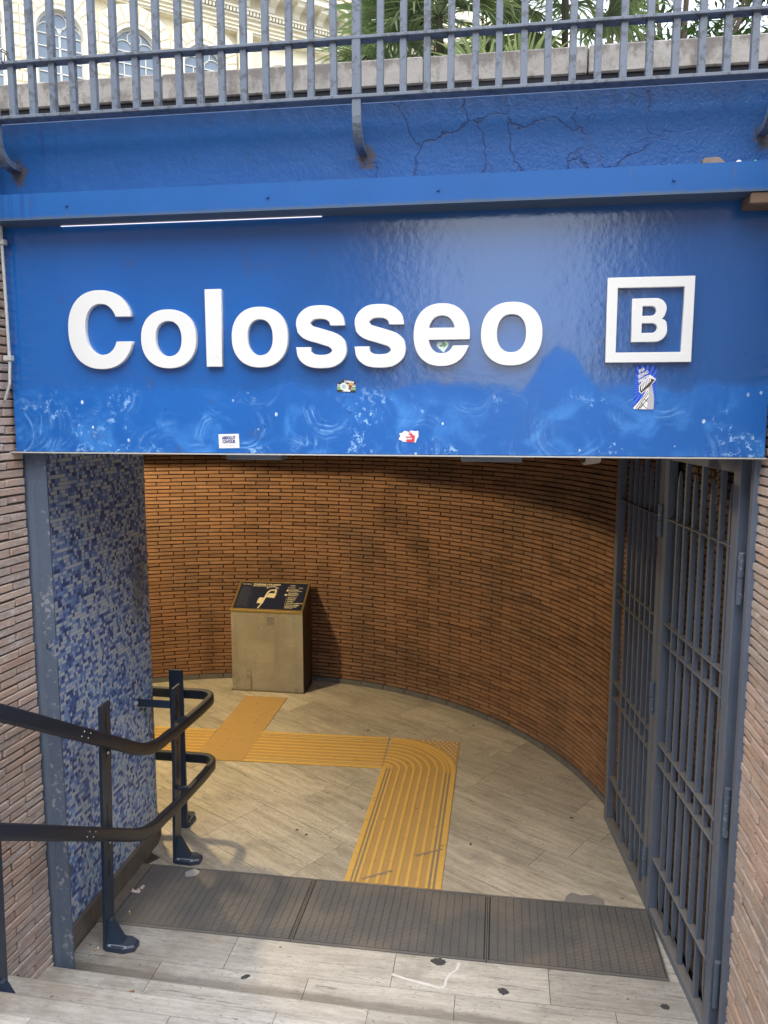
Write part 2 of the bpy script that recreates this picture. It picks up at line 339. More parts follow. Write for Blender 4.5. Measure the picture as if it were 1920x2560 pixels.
def travertine(name, ang, cols, seed=True):
    n = NT(name, .55, 0, .4); v = n.pos()
    if seed:
        cb = n.n.new('ShaderNodeCombineXYZ'); r = n.orand()
        n.link(n.math('MULTIPLY', r, 37.0), cb.inputs[0]); n.link(n.math('MULTIPLY', r, 11.0), cb.inputs[1]); n.link(n.math('MULTIPLY', r, 5.0), cb.inputs[2])
        ad = n.n.new('ShaderNodeVectorMath'); ad.operation = 'ADD'; n.link(n.mapv(v, rot=(0, 0, R(-ang))), ad.inputs[0]); n.link(cb.outputs[0], ad.inputs[1]); w = ad.outputs[0]
    else: w = n.mapv(v, rot=(0, 0, R(-ang)))
    b1 = n.noise(1, 6, v=n.mapv(w, (2.0, 20, 8)), rough=.72, dist=.35); b2 = n.noise(1, 6, v=n.mapv(w, (20, 85, 40)), rough=.8, dist=.3)
    c = n.ramp(n.math('ADD', n.math('MULTIPLY', b1, .6), n.math('MULTIPLY', b2, .4)), cols)
    vein = n.math('MULTIPLY', n.step(n.noise(1, 6, v=n.mapv(w, (3.2, 60, 20), loc=(2, 2, 2)), rough=.72, dist=.4), .56, .66), n.step(n.noise(1, 3, v=n.mapv(w, (1.3, 7, 3), loc=(4, 1, 1))), .42, .6)); c = n.mix(n.math('MULTIPLY', vein, .7), c, tuple(x * .5 for x in cols[0][1]))
    pit = n.math('MULTIPLY', n.step(n.noise(1, 5, v=n.mapv(w, (30, 120, 60)), rough=.75), .58, .64), n.step(b1, .4, .56))
    c = n.mix(n.math('MULTIPLY', pit, .85), c, tuple(x * .38 for x in cols[0][1]))
    tone = n.math('MULTIPLY_ADD', n.orand(), .3, .85) if seed else .98
    c = n.mix(1.0, c, tone, 'MULTIPLY')
    st = n.step(n.noise(3.3, 6, rough=.65), .5, .72); c = n.mix(n.math('MULTIPLY', st, .42), c, (.19, .175, .155))
    s2 = n.math('MULTIPLY', n.step(n.voro(23, v=n.mapv(v, (1, 1, .2), loc=(.9, .2, 0))), .1, .06), n.step(n.noise(1, 1, v=n.mapv(v, (14, 14, 1))), .5, .56)); c = n.mix(n.math('MULTIPLY', s2, .6), c, (.09, .08, .07))
    sp = n.math('MULTIPLY', n.step(n.voro(7.5, v=n.mapv(v, (1, 1, .2), loc=(.3, .7, 0))), .085, .06), n.step(n.noise(2, 1, v=n.mapv(v, (9, 9, 1))), .5, .56)); c = n.mix(n.math('MULTIPLY', sp, .75), c, (.07, .065, .06))
    if not ang < -10:      # contact shade painted along the foot of the first riser, and foot-worn patches
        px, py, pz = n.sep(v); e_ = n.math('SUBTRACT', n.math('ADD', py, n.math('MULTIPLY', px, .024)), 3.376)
        riser_shade = n.math('MULTIPLY', n.step(n.math('ADD', e_, n.math('MULTIPLY', n.math('SUBTRACT', n.noise(7, 5), .5), .06)), .055, .015), n.step(pz, .05, .02)); c = n.mix(n.math('MULTIPLY', riser_shade, .6), c, (.13, .12, .11))
        df = n.math('MULTIPLY', n.step(px, -1.2, -2.1), n.step(n.noise(5, 5), .35, .65)); c = n.mix(n.math('MULTIPLY', df, .55), c, (.19, .155, .115))
    n.set(color=c, rough=n.math('MULTIPLY_ADD', b2, .25, .42)); n.bump(n.math('SUBTRACT', b2, n.math('MULTIPLY', pit, .8)), .16, .004); return n.m
MAT['travertine_floor'] = travertine('travertine_floor', -31.5, [(.32, (.20, .175, .14)), (.43, (.36, .325, .265)), (.54, (.49, .45, .38)), (.68, (.62, .58, .50))])
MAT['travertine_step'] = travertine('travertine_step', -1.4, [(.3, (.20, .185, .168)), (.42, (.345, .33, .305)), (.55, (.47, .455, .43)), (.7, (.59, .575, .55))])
MAT['grout'] = mortar('grout', (.075, .065, .055))
MAT['plinth_stone'] = plain('plinth_stone', (.16, .14, .12), .7, var=.45, scale=14)
MAT['plinth_grey'] = plain('plinth_grey', (.13, .125, .13), .7, var=.35, scale=14)

def mosaic_mat():
    n = NT('mosaic_glass', .28, 0, .5); t = n.attr()
    c = n.ramp(t, [(0, (.05, .09, .3)), (.16, (.10, .19, .55)), (.30, (.19, .34, .75)), (.46, (.30, .48, .84)), (.60, (.46, .62, .88)), (.72, (.62, .73, .88)), (.86, (.70, .78, .87))], True)
    x, y, z = n.sep(n.pos())
    dy = n.math('SUBTRACT', y, 4.52); dz = n.math('SUBTRACT', z, 1.78); dd = n.math('SQRT', n.math('ADD', n.math('MULTIPLY', n.math('MULTIPLY', dy, dy), 5.0), n.math('MULTIPLY', dz, dz)))
    dirt = n.math('MULTIPLY', n.step(n.math('ADD', dd, n.math('MULTIPLY', n.noise(8, 4), .3)), .5, .22), .55)
    low = n.math('MULTIPLY', n.step(z, .6, .1), .3)
    c = n.mix(n.math('MAXIMUM', dirt, n.math('MULTIPLY', low, n.noise(5, 4))), c, (.15, .135, .12))
    n.set(color=n.mix(n.math('MULTIPLY', n.noise(50, 3), .15), c, (.25, .26, .3)), rough=n.math('MULTIPLY_ADD', n.noise(30, 2), .3, .22)); return n.m
MAT['mosaic_glass'] = mosaic_mat(); MAT['mosaic_grout'] = mortar('mosaic_grout', (.22, .22, .23))

def brass_mat():
    n = NT('brass', .45, .3, .5); x, y, z = n.sep(n.pos()); k = n.noise(1, 5, v=n.mapv(n.pos(), (4, 4, 60)))
    c = n.mix(k, (.38, .37, .325), (.52, .495, .42)); vs_ = n.step(n.noise(1, 5, v=n.mapv(n.pos(), (16, 16, 1.1)), rough=.65), .45, .7); c = n.mix(n.math('MULTIPLY', vs_, .4), c, (.25, .235, .20)); dull = n.step(n.noise(2.6, 5), .35, .65)
    c = n.mix(n.math('MULTIPLY', dull, .5), c, (.26, .235, .19))
    dr = n.math('MULTIPLY', n.step(n.noise(1, 3, v=n.mapv(n.pos(), (24, 24, .8))), .57, .66), n.step(z, .34, .0)); c = n.mix(n.math('MULTIPLY', dr, .8), c, (.13, .08, .04))
    wn_ = n.n.new('ShaderNodeVectorMath'); wn_.operation = 'MULTIPLY_ADD'; n.link(n.noise(4, 3, col=True), wn_.inputs[0]); wn_.inputs[1].default_value = (1, 1, 1); n.link(n.pos(), wn_.inputs[2])
    scr = n.math('MULTIPLY', n.step(n.math('ABSOLUTE', n.math('SUBTRACT', n.noise(4.2, 1, v=wn_.outputs[0]), .5)), .016, .004), n.step(n.noise(3, 2), .42, .6)); c = n.mix(n.math('MULTIPLY', scr, .55), c, (.14, .12, .09))
    n.set(color=c, rough=n.math('MULTIPLY_ADD', dull, .25, .34)); n.bump(k, .06, .003); return n.m
MAT['brass'] = brass_mat()
MAT['brass_trim'] = plain('brass_trim', (.62, .47, .2), .3, .9)
MAT['brass_side'] = plain('brass_side', (.13, .10, .075), .5, .4)
MAT['sticker_grey'] = plain('sticker_grey', (.2, .195, .185), .6, var=.5, scale=90); MAT['panel_navy'] = plain('panel_navy', (.012, .018, .05), .3)
MAT['print_cream'] = plain('print_cream', (.66, .6, .44), .6); MAT['print_dim'] = plain('print_dim', (.06, .07, .11), .5)
def tactile(name, a, b):
    n = NT(name, .55, 0, .4); c = n.mix(n.noise(6, 5), a, b); g = n.step(n.noise(16, 6, rough=.7), .56, .72); c = n.mix(n.math('MULTIPLY', g, .45), c, (.2, .13, .06))
    sp = n.step(n.voro(6.5), .07, .045); c = n.mix(n.math('MULTIPLY', sp, .7), c, (.05, .04, .035)); n.set(color=c); n.bump(n.noise(60, 3), .12, .003); return n.m
MAT['tactile_base'] = tactile('tactile_base', (.43, .275, .105), (.5, .32, .125)); MAT['tactile_rib'] = tactile('tactile_rib', (.62, .39, .10), (.7, .45, .12)); MAT['tactile_groove'] = plain('tactile_groove', (.26, .21, .15), .7)
MAT['tactile_stud'] = plain('tactile_stud', (.66, .55, .38), .6)
def mat_rubber():
    n = NT('mat_rubber', .6, 0, .4); c = n.mix(n.noise(4, 5), (.105, .106, .11), (.16, .154, .148)); d = n.step(n.noise(2.2, 4), .42, .68); c = n.mix(n.math('MULTIPLY', d, .5), c, (.25, .21, .17))
    n.set(color=c); n.bump(n.noise(90, 2), .2, .003); return n.m
MAT['mat_rubber'] = mat_rubber(); MAT['mat_dark'] = plain('mat_dark', (.045, .044, .044), .8, var=.4)
def parapet_mat():
    n = NT('parapet_stone', .85, 0, .2); x, y, z = n.sep(n.pos()); c = n.mix(n.noise(5, 6, rough=.65), (.2, .19, .18), (.44, .42, .39))
    t = n.step(n.math('ADD', n.noise(9, 6, rough=.75, v=n.mapv(n.pos(), (1, 1, .6))), n.math('MULTIPLY', n.step(z, 4.74, 4.81), .12)), .47, .66); c = n.mix(n.math('MULTIPLY', t, .75), c, (.13, .115, .105))
    b = n.step(n.noise(26, 6, rough=.75), .63, .7); c = n.mix(n.math('MULTIPLY', b, .75), c, (.05, .045, .045)); n.set(color=c); n.bump(n.noise(40, 5), .35, .008); return n.m
MAT['parapet_stone'] = parapet_mat()
MAT['concrete'] = plain('concrete', (.22, .21, .2), .9, var=.3, scale=6); MAT['dark_concrete'] = plain('dark_concrete', (.06, .06, .06), .9)
MAT['gap_shade_black'] = plain('gap_shade_black', (.012, .013, .018), .9); MAT['asphalt'] = plain('asphalt', (.09, .088, .085), .9, var=.3)
MAT['pavement'] = plain('pavement', (.2, .19, .18), .9, var=.3); MAT['brick_plain'] = plain('brick_plain', (.3, .2, .15), .9, var=.2)
MAT['cream_plaster'] = plain('cream_plaster', (.80, .74, .57), .85, var=.06, scale=1.5); MAT['cream_stone'] = plain('cream_stone', (.79, .72, .55), .85, var=.09, scale=2.5); MAT['cream_light'] = plain('cream_light', (.82, .77, .62), .85, var=.05)
MAT['window_white'] = plain('window_white', (.62, .61, .56), .5); MAT['window_glass'] = plain('window_glass', (.16, .21, .27), .08, 0, .8, var=.1, scale=.6)
MAT['ochre_plaster'] = plain('ochre_plaster', (.30, .19, .11), .9, var=.1, scale=1); MAT['far_glass'] = plain('far_glass', (.03, .035, .04), .15)
MAT['white_plastic'] = plain('white_plastic', (.6, .58, .53), .5); MAT['black_plastic'] = plain('black_plastic', (.012, .012, .013), .25)
MAT['conduit_grey'] = plain('conduit_grey', (.44, .45, .44), .55); MAT['beige_pipe'] = plain('beige_pipe', (.46, .42, .34), .5)
MAT['wood'] = plain('wood', (.13, .085, .055), .8, var=.4, scale=20); MAT['stone_brown'] = plain('stone_brown', (.15, .12, .1), .9, var=.4)
MAT['paper_white'] = plain('paper_white', (.74, .74, .74), .5, var=.05); MAT['ink_navy'] = plain('ink_navy', (.05, .05, .22), .5)
MAT['ink_red'] = plain('ink_red', (.6, .05, .08), .5); MAT['ink_green'] = plain('ink_green', (.2, .42, .16), .5); MAT['ink_black'] = plain('ink_black', (.03, .025, .025), .5); MAT['ink_orange'] = plain('ink_orange', (.6, .33, .06), .5); MAT['ink_brown'] = plain('ink_brown', (.2, .08, .04), .5)
MAT['ink_blue'] = plain('ink_blue', (.012, .03, .42), .45); MAT['ink_azure'] = plain('ink_azure', (.03, .17, .7), .45); MAT['ink_grey'] = plain('ink_grey', (.42, .43, .46), .5); MAT['ink_pale'] = plain('ink_pale', (.6, .75, .68), .5)
MAT['gum'] = plain('gum', (.055, .055, .06), .7); MAT['filler_white'] = plain('filler_white', (.66, .66, .67), .6); MAT['filter_tan'] = plain('filter_tan', (.5, .3, .12), .8); MAT['leaf_brown'] = plain('leaf_brown', (.2, .09, .04), .8); MAT['cap_green'] = plain('cap_green', (.05, .5, .3), .4); MAT['plastic_clear'] = plain('plastic_clear', (.34, .35, .36), .25); MAT['tissue_pink'] = plain('tissue_pink', (.6, .5, .5), .8)
def leaf_mat(name, a, b):
    n = NT(name, .45, 0, .4); c = n.mix(n.math('ADD', n.math('MULTIPLY', n.attr(), .6), n.math('MULTIPLY', n.orand(), .4)), a, b); n.set(color=c)
    tr = n.n.new('ShaderNodeBsdfTranslucent'); n.link(n.mix(1, c, (.9, 1, .55), 'MULTIPLY'), tr.inputs[0]); ms = n.n.new('ShaderNodeMixShader'); ms.inputs[0].default_value = .38
    n.link(n.b.outputs[0], ms.inputs[1]); n.link(tr.outputs[0], ms.inputs[2]); n.link(ms.outputs[0], n.n['Material Output'].inputs[0]); return n.m
MAT['palm_leaf'] = leaf_mat('palm_leaf', (.13, .20, .11), (.42, .46, .28)); MAT['tree_leaf'] = leaf_mat('tree_leaf', (.035, .075, .03), (.09, .145, .05)); MAT['bark'] = plain('bark', (.11, .085, .06), .95, var=.4, scale=9); MAT['palm_stem'] = plain('palm_stem', (.05, .05, .03), .8, var=.3)
def emit(name, col, st):
    n = NT(name, .5); n.set(color=col, emit=(*col, 1), estr=st); return n.m
MAT['tube_glow'] = emit('tube_glow', (1.0, .93, .98), .55); MAT['warm_diffuser'] = emit('warm_diffuser', (1.0, .62, .22), 14.0)

# ================================================================== LARGE STRUCTURE
def stair_y(x, k): return 3.195 - 0.283 * k - 0.024 * (x + 1.0)      # nosing line of step k (k=0 is the first step up)
RISE = 0.17
# --- floor bed and its stone tiles
g = M(); g.box(-6.6, 1.6, 3.0, 9.2, -.25, -.007)
floor = tag(g.build('floor', MAT['grout']), 'travertine floor of the station entrance', None, None, 'structure')
def clip(poly, a, b, c):   # keep a*x+b*y>=c
    out = []
    for i in range(len(poly)):
        p, q = poly[i], poly[(i + 1) % len(poly)]; dp, dq = a * p[0] + b * p[1] - c, a * q[0] + b * q[1] - c
        if dp >= 0: out.append(p)
        if dp * dq < 0: t = dp / (dp - dq); out.append((p[0] + t * (q[0] - p[0]), p[1] + t * (q[1] - p[1])))
    return out
ca, sa = math.cos(R(-31.5)), math.sin(R(-31.5))
rng = random.Random(3)
w = -8.0; widths = [.236, .322, .245, .33, .24, .318]; ri = 0
CX, CY, CR = -2.216, 4.727, 3.148            # curved brick wall in plan
while w < 9.5:
    wd = widths[ri % len(widths)]; ri += 1; u = -9 + rng.uniform(0, .8)
    while u < 9:
        ln = rng.choice([.62, .8, .95, 1.1, .74]); gp = .0016
        q = [(u + gp, w + gp), (u + ln - gp, w + gp), (u + ln - gp, w + wd - gp), (u + gp, w + wd - gp)]
        q = [(a * ca - b * sa, a * sa + b * ca + 4.3) for a, b in q]
        q = clip(q, 0, 1, 4.362)
        if len(q) > 2: q = clip(q, 0, -1, -8.1)
        if len(q) > 2: q = clip(q, 1, 0, -4.6)
        if len(q) > 2: q = clip(q, -1, 0, -1.15)
        if len(q) > 2:
            cx = sum(p[0] for p in q) / len(q); cy = sum(p[1] for p in q) / len(q)
            vis = any(math.hypot(p[0] - CX, p[1] - CY) < CR or p[1] < CY for p in q)
            if vis and not (cx < -2.5 and cy < 4.8):
                m = M(); h = rng.uniform(-.0007, .0007); m.prism(q, -.02, h); m.build('floor_tile', MAT['travertine_floor'], floor)
        u += ln
    w += wd
# front strip of the landing, laid square
for (y0, y1, xs) in ((3.532, 3.779, [-2.22, -1.382, -.502, .294, .99]), (3.06, 3.528, [-2.22, -1.72, -.923, -.173, .6, .99])):
    for a, b in zip(xs[:-1], xs[1:]):
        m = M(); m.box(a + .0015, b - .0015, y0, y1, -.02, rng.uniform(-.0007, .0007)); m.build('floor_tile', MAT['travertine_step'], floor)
# narrow fillets at both ends of the mats
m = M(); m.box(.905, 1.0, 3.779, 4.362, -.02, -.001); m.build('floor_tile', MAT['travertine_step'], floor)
m = M(); m.box(-2.225, -2.165, 3.784, 4.36, -.02, .002); m.build('floor_tile', MAT['plinth_stone'], floor)
# --- stairs
g = M()
for k in range(8):
    z = RISE * (k + 1); y1 = 3.195 - .283 * k - .06
    g.box(-2.6, 1.02, y1 - .30 if k < 7 else .5, y1, -.2, z - .03)
stairs = tag(g.build('stairs', MAT['concrete']), 'pale stone steps leading down to the entrance', None, None, 'structure')
ends = {0: [-2.3, -1.62, -.55, .42, 1.02], 1: [-2.3, -.9, .1, 1.02], 2: [-2.3, -1.25, -.3, 1.02], 3: [-2.3, -1.66, -.6, 1.02]}
for k in range(8):
    z = RISE * (k + 1); xs = ends.get(k, [-2.4, -.7, 1.02])
    prof = [(-.315, z - .035), (-.315, z)] + [(-.018 + .018 * math.sin(a), z - .018 + .018 * math.cos(a)) for a in [R(i * 22.5) for i in range(5)]] + [(0, z - .035)]
    for a, b in zip(xs[:-1], xs[1:]):
        m = M(); n = len(prof); vs = []
        for x in (a + .0012, b - .0012):
            for (dy, zz) in prof: vs.append((x, stair_y(x, k) + dy, zz))
        m.add(vs, [list(range(n)), [n + i for i in range(n)][::-1]] + [[i, (i + 1) % n, n + (i + 1) % n, n + i] for i in range(n)])
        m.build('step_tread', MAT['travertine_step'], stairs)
    # riser slab
    m = M(); vs = [(x, stair_y(x, k) + dy, zz) for x in (-2.4, 1.02) for dy in (-.04, -.022) for zz in (z - RISE - .01, z - .034)]
    m.add(vs, [(0, 1, 3, 2), (4, 6, 7, 5), (0, 4, 5, 1), (2, 3, 7, 6), (0, 2, 6, 4), (1, 5, 7, 3)])
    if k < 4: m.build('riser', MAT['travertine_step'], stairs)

# --- brick walls
def brick_variants(L, H, depth, n=8, jit=.0025, ch=.004, seed=1):
    r = random.Random(seed); out = []
    for k in range(n):
        m = M(); m.tint = (k + .5) / n
        jl = lambda: r.uniform(-jit, jit)
        bx = [(-L / 2, -H / 2), (L / 2, -H / 2), (L / 2, H / 2), (-L / 2, H / 2)]
        mid = [(x + jl(), z + jl() * .6) for x, z in bx]
        c1 = r.uniform(.6, 2.2) * ch; top = r.uniform(-.001, .001)
        fr = [(x - math.copysign(c1 if i in (0, 1) and r.random() < .4 else ch, x), z - math.copysign(ch * .7, z)) for i, (x, z) in enumerate(mid)]
        vs = [(x, depth, z) for x, z in bx] + [(x, ch, z) for x, z in mid] + [(x, top + jl() * .4, z) for x, z in fr]
        fs = [(8, 9, 10, 11)] + [(4 + i, 4 + (i + 1) % 4, 8 + (i + 1) % 4, 8 + i) for i in range(4)] + [(i, (i + 1) % 4, 4 + (i + 1) % 4, 4 + i) for i in range(4)]
        out.append((m.add(vs, fs)))
    return out
def lay_bricks(root, mat, path, length, z0, courses, L, H, jv, jh, proud, limit, okay, seed, core=None, jit=.0025, zshift=0.0):
    """path(s) -> (x, y, tangent angle); bricks face the right-hand side (-normal) of the tangent"""
    r = random.Random(seed); V = brick_variants(L, H, .055, jit=jit, seed=seed); meshes = [v.mesh('brick', mat) for v in V]
    cand = []
    for c in range(courses):
        z = z0 + (c + .5) * (H + jh); s = -(L + jv) / 2 * (c % 2) + r.uniform(-.012, .012)
        while s < length:
            a, b = max(s, 0), min(s + L, length)
            if length - b < .036: b = length
            if b - a > .03:
                sm = (a + b) / 2; x, y, t = path(sm); dz = r.uniform(-.0015, .0015); pr = r.uniform(-proud, proud)
                mt = Matrix.Translation((x, y, z + dz)) @ Matrix.Rotation(t, 4, 'Z') @ Matrix.Translation((0, pr, 0)) @ Matrix.Rotation(r.uniform(-.008, .008), 4, 'Y') @ Matrix.Diagonal(((b - a) / L, 1, 1, 1))
                k = min(7, max(0, int(r.gauss(4, 2.2))))
                ar = parea([mt @ Vector(p) for p in ((-L / 2, 0, -H / 2), (L / 2, 0, -H / 2), (L / 2, 0, H / 2), (-L / 2, 0, H / 2))]) if okay(x, y, z) else 0
                cand.append((ar, k, mt))
            s += L + jv
    cand.sort(key=lambda q: -q[0]); rest = M()
    for i, (ar, k, mt) in enumerate(cand):
        if i < limit and ar > 25: inst('brick', meshes[k], root, mt)
        else:
            v = V[k]; rest.tint = v.t[0]; rest.add([mt @ Vector(p) for p in v.v], [f for f in v.f])
    if rest.v: tag(rest.build('bricks', mat, root), kind='stuff')

# left stair wall, splayed five degrees
LX, LY, LA = -2.152, 3.245, R(5.1)
left_wall = thing('brick_wall', (LX - .1, 1.0, 0), 'pinkish grey brick wall along the handrail on the left of the steps', 'wall', 'brick walls of the entrance')
dl = (-math.sin(LA), -math.cos(LA)); LLEN = 1.072
def lp(s):      # path starts at the far end and runs toward the camera
    return LX + dl[0] * (LLEN - s), LY + dl[1] * (LLEN - s), math.atan2(-dl[1], -dl[0])
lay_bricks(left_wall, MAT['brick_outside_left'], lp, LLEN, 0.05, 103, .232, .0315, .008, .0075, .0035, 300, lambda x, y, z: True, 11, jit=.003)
m = M(); q = [(LX - .012, LY), (LX + dl[0] * LLEN - .012, LY + dl[1] * LLEN), (LX + dl[0] * LLEN - .4, LY + dl[1] * LLEN), (LX - .4, LY)]
m.prism(q, -.1, 4.06); m.build('mortar', MAT['mortar_mid'], left_wall)
e0 = (LX + dl[0] * LLEN, LY + dl[1] * LLEN); e1 = (LX + dl[0] * 2.6, LY + dl[1] * 2.6)
m = M(); m.prism([e0, e1, (e1[0] - .4, e1[1]), (e0[0] - .4, e0[1])], -.1, 1.95); m.build('low_wall', MAT['brick_plain'], left_wall)
# right stair wall, running on behind the gate
RX = 1.018
right_wall = thing('brick_wall', (RX + .1, 1.0, 0), 'paler pink brick wall on the right edge beside the gate post', 'wall', 'brick walls of the entrance')
RL = 1.1
def rp(s): return RX, 3.262 - s, -math.pi / 2
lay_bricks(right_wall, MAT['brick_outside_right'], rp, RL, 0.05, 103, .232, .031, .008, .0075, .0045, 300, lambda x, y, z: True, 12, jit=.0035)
m = M(); m.box(RX + .010, RX + .4, 3.262 - RL, 3.262, -.1, 4.06); m.build('mortar', MAT['mortar_grey'], right_wall)
m = M(); m.box(RX, RX + .4, .66, 3.262 - RL, -.1, 1.95); m.build('low_wall', MAT['brick_plain'], right_wall)
# curved wall inside, from behind the gate round to the corridor on the left
curved = thing('curved_brick_wall', (CX, CY + CR, 0), 'orange brick wall curving round the back of the entrance hall', 'wall')
S1 = (1.052, 3.30); S2 = (CX + CR, CY); L1 = math.hypot(S2[0] - S1[0], S2[1] - S1[1]); TH = R(141); L2 = CR * TH
def cp(s):
    # runs counter-clockwise seen from above; faces the hall
    if s > L2: 
        t = (s - L2); ex, ey = CX + CR * math.cos(TH), CY + CR * math.sin(TH); tx, ty = -math.sin(TH), math.cos(TH); return ex + tx * t, ey + ty * t, math.atan2(ty, tx) + math.pi
    th = s / CR; return CX + CR * math.cos(th), CY + CR * math.sin(th), th + math.pi / 2 + math.pi
# tangent reversed so that the outward normal (-y local) points into the hall
def cp_in(s): x, y, t = cp(s); return x, y, t
lay_bricks(curved, MAT['brick_inside'], lambda s: cp_in(s), L2, 0.052, 66, .2495, .0300, .0080, .0089, .0018, 300, lambda x, y, z: z < 2.42 and x > -3.62 and not (-2.75 < x < -1.93 and z < 1.0), 13, jit=.0018)
def sp(s):
    f = s / L1; return S2[0] + (S1[0] - S2[0]) * f, S2[1] + (S1[1] - S2[1]) * f, math.atan2(S1[1] - S2[1], S1[0] - S2[0])
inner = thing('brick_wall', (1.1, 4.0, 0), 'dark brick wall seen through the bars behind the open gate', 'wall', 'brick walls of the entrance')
lay_bricks(inner, MAT['brick_gate_shade'], sp, L1, 0.052, 68, .232, .0315, .0075, .0072, .003, 220, lambda x, y, z: True, 14)
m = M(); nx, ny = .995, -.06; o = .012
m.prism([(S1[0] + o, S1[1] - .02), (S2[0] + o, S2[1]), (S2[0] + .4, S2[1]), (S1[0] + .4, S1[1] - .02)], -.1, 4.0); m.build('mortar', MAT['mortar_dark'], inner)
m = M(); arc = [(CX + (CR + .017) * math.cos(TH * i / 64), CY + (CR + .017) * math.sin(TH * i / 64)) for i in range(65)]
arc2 = [(CX + (CR + .3) * math.cos(TH * i / 64), CY + (CR + .3) * math.sin(TH * i / 64)) for i in range(65)]
vs = []
for (a, b) in zip(arc, arc2): vs += [(*a, -.1), (*a, 3.25), (*b, 3.25), (*b, -.1)]
fs = []
for i in range(64):
    for j in range(4): fs.append((i * 4 + j, i * 4 + (j + 1) % 4, i * 4 + 4 + (j + 1) % 4, i * 4 + 4 + j))
m.add(vs, fs + [(0, 1, 2, 3), (259, 258, 257, 256)]); m.build('mortar', MAT['mortar_dark'], curved)
for i in range(30):     # grey stone base course
    a0, a1 = TH * i / 30 + .0012, TH * (i + 1) / 30 - .0012; m = M(); rr = CR - .012
    p = [(CX + rr * math.cos(a0 + (a1 - a0) * k / 3), CY + rr * math.sin(a0 + (a1 - a0) * k / 3)) for k in range(4)] + [(CX + (CR + .05) * math.cos(a), CY + (CR + .05) * math.sin(a)) for a in (a1, a0)]
    m.prism(p, -.01, .05); m.build('base_stone', MAT['plinth_grey'], curved)
# --- mosaic wall on the left of the doorway
MX, MY0, MYC, MR = -2.25, 3.27, 4.60, .20
mosaic = thing('mosaic_wall', (MX - .2, 4.0, 0), 'blue and white glass mosaic wall with a rounded corner, left of the doorway', 'wall')
MLA = MYC - MY0; MLB = MR * math.pi / 2; MLC = 1.6; MLEN = MLA + MLB + MLC
def mp(s):      # from the doorway inward, facing +X, then round the corner facing +Y
    if s < MLA: return MX, MY0 + s, math.pi / 2
    if s < MLA + MLB: a = (s - MLA) / MR; return MX - MR + MR * math.cos(a), MYC + MR * math.sin(a), math.pi / 2 + a
    return MX - MR - (s - MLA - MLB), MYC + MR, math.pi
r = random.Random(21); PITCH = .0203; cand = []
rows = int(2.72 / PITCH)
for c in range(rows):
    z = .125 + c * PITCH; s = r.uniform(-.03, 0)
    while s < MLA + MLB + .35:
        L = r.choice([.0155, .0155, .0195, .0195, .0195, .0195, .031, .031, .040])
        g_ = .0024
        if s > 0:
            sm = s + L / 2; x, y, t = mp(sm); u = r.random()
            # pale runs share a course, as laid
            tn = r.choice([.05, .05, .2, .2, .2, .35, .35, .35, .52, .52, .65, .65, .78, .78, .78, .78, .92, .92, .92])
            w2 = L / 2 - g_ / 2; h2 = PITCH / 2 - g_ / 2; p = r.uniform(0, .0011)
            ct, st = math.cos(t), math.sin(t)
            ang = r.uniform(-.012, .012)
            def W(a, b, zz): return (x + ct * a + st * (-b), y + st * a - ct * (-b), z + PITCH / 2 + zz)
            nxv, nyv = st, -ct       # outward
            def P(a, out, zz): return (x + ct * a + nxv * out, y + st * a + nyv * out, z + PITCH / 2 + zz)
            fr = [P(-w2, p + ang * w2 * .3, -h2), P(w2, p - ang * w2 * .3, -h2), P(w2, p - ang * w2 * .3, h2), P(-w2, p + ang * w2 * .3, h2)]
            bk = [P(-w2, -.003, -h2), P(w2, -.003, -h2), P(w2, -.003, h2), P(-w2, -.003, h2)]
            miss = math.hypot((y - 3.55), (z - .42) * .6) < .05 and r.random() < .8
            if not miss: cand.append((parea(fr) if L > .025 else 0, tn, fr + bk))
        s += L
cand.sort(key=lambda q: -q[0]); rest = M()
TF = [(0, 1, 2, 3), (0, 4, 5, 1), (1, 5, 6, 2), (2, 6, 7, 3), (3, 7, 4, 0)]
for i, (ar, tn, vs) in enumerate(cand):
    if i < 300: m = M(); m.tint = tn; m.add(vs, TF); m.build('mosaic_tile', MAT['mosaic_glass'], mosaic, recalc=False)
    else: rest.tint = tn; rest.add(vs, TF)
tag(rest.build('mosaic_tiles', MAT['mosaic_glass'], mosaic, recalc=False), kind='stuff')
pts = [mp(MLEN * i / 120) for i in range(121)]
m = M(); poly = [(x - math.sin(t) * .0012, y + math.cos(t) * .0012) for x, y, t in pts] + [(-4.05, 3.27)]
m.prism(poly, -.1, 3.19); m.build('grout_bed', MAT['mosaic_grout'], mosaic)
s = .06
while s < MLA + MLB + .9:
    L = r.uniform(.24, .34); L = .1 if MLA - .1 < s < MLA + MLB else L; m = M(); pp = []
    for k in range(4): x, y, t = mp(s + .001 + (L - .002) * k / 3); pp.append((x + math.sin(t) * .022, y - math.cos(t) * .022))
    for k in range(3, -1, -1): x, y, t = mp(s + .001 + (L - .002) * k / 3); pp.append((x - math.sin(t) * .02, y + math.cos(t) * .02))
    m.prism(pp, -.01, .122); m.build('skirting_stone', MAT['plinth_stone'], mosaic); s += L
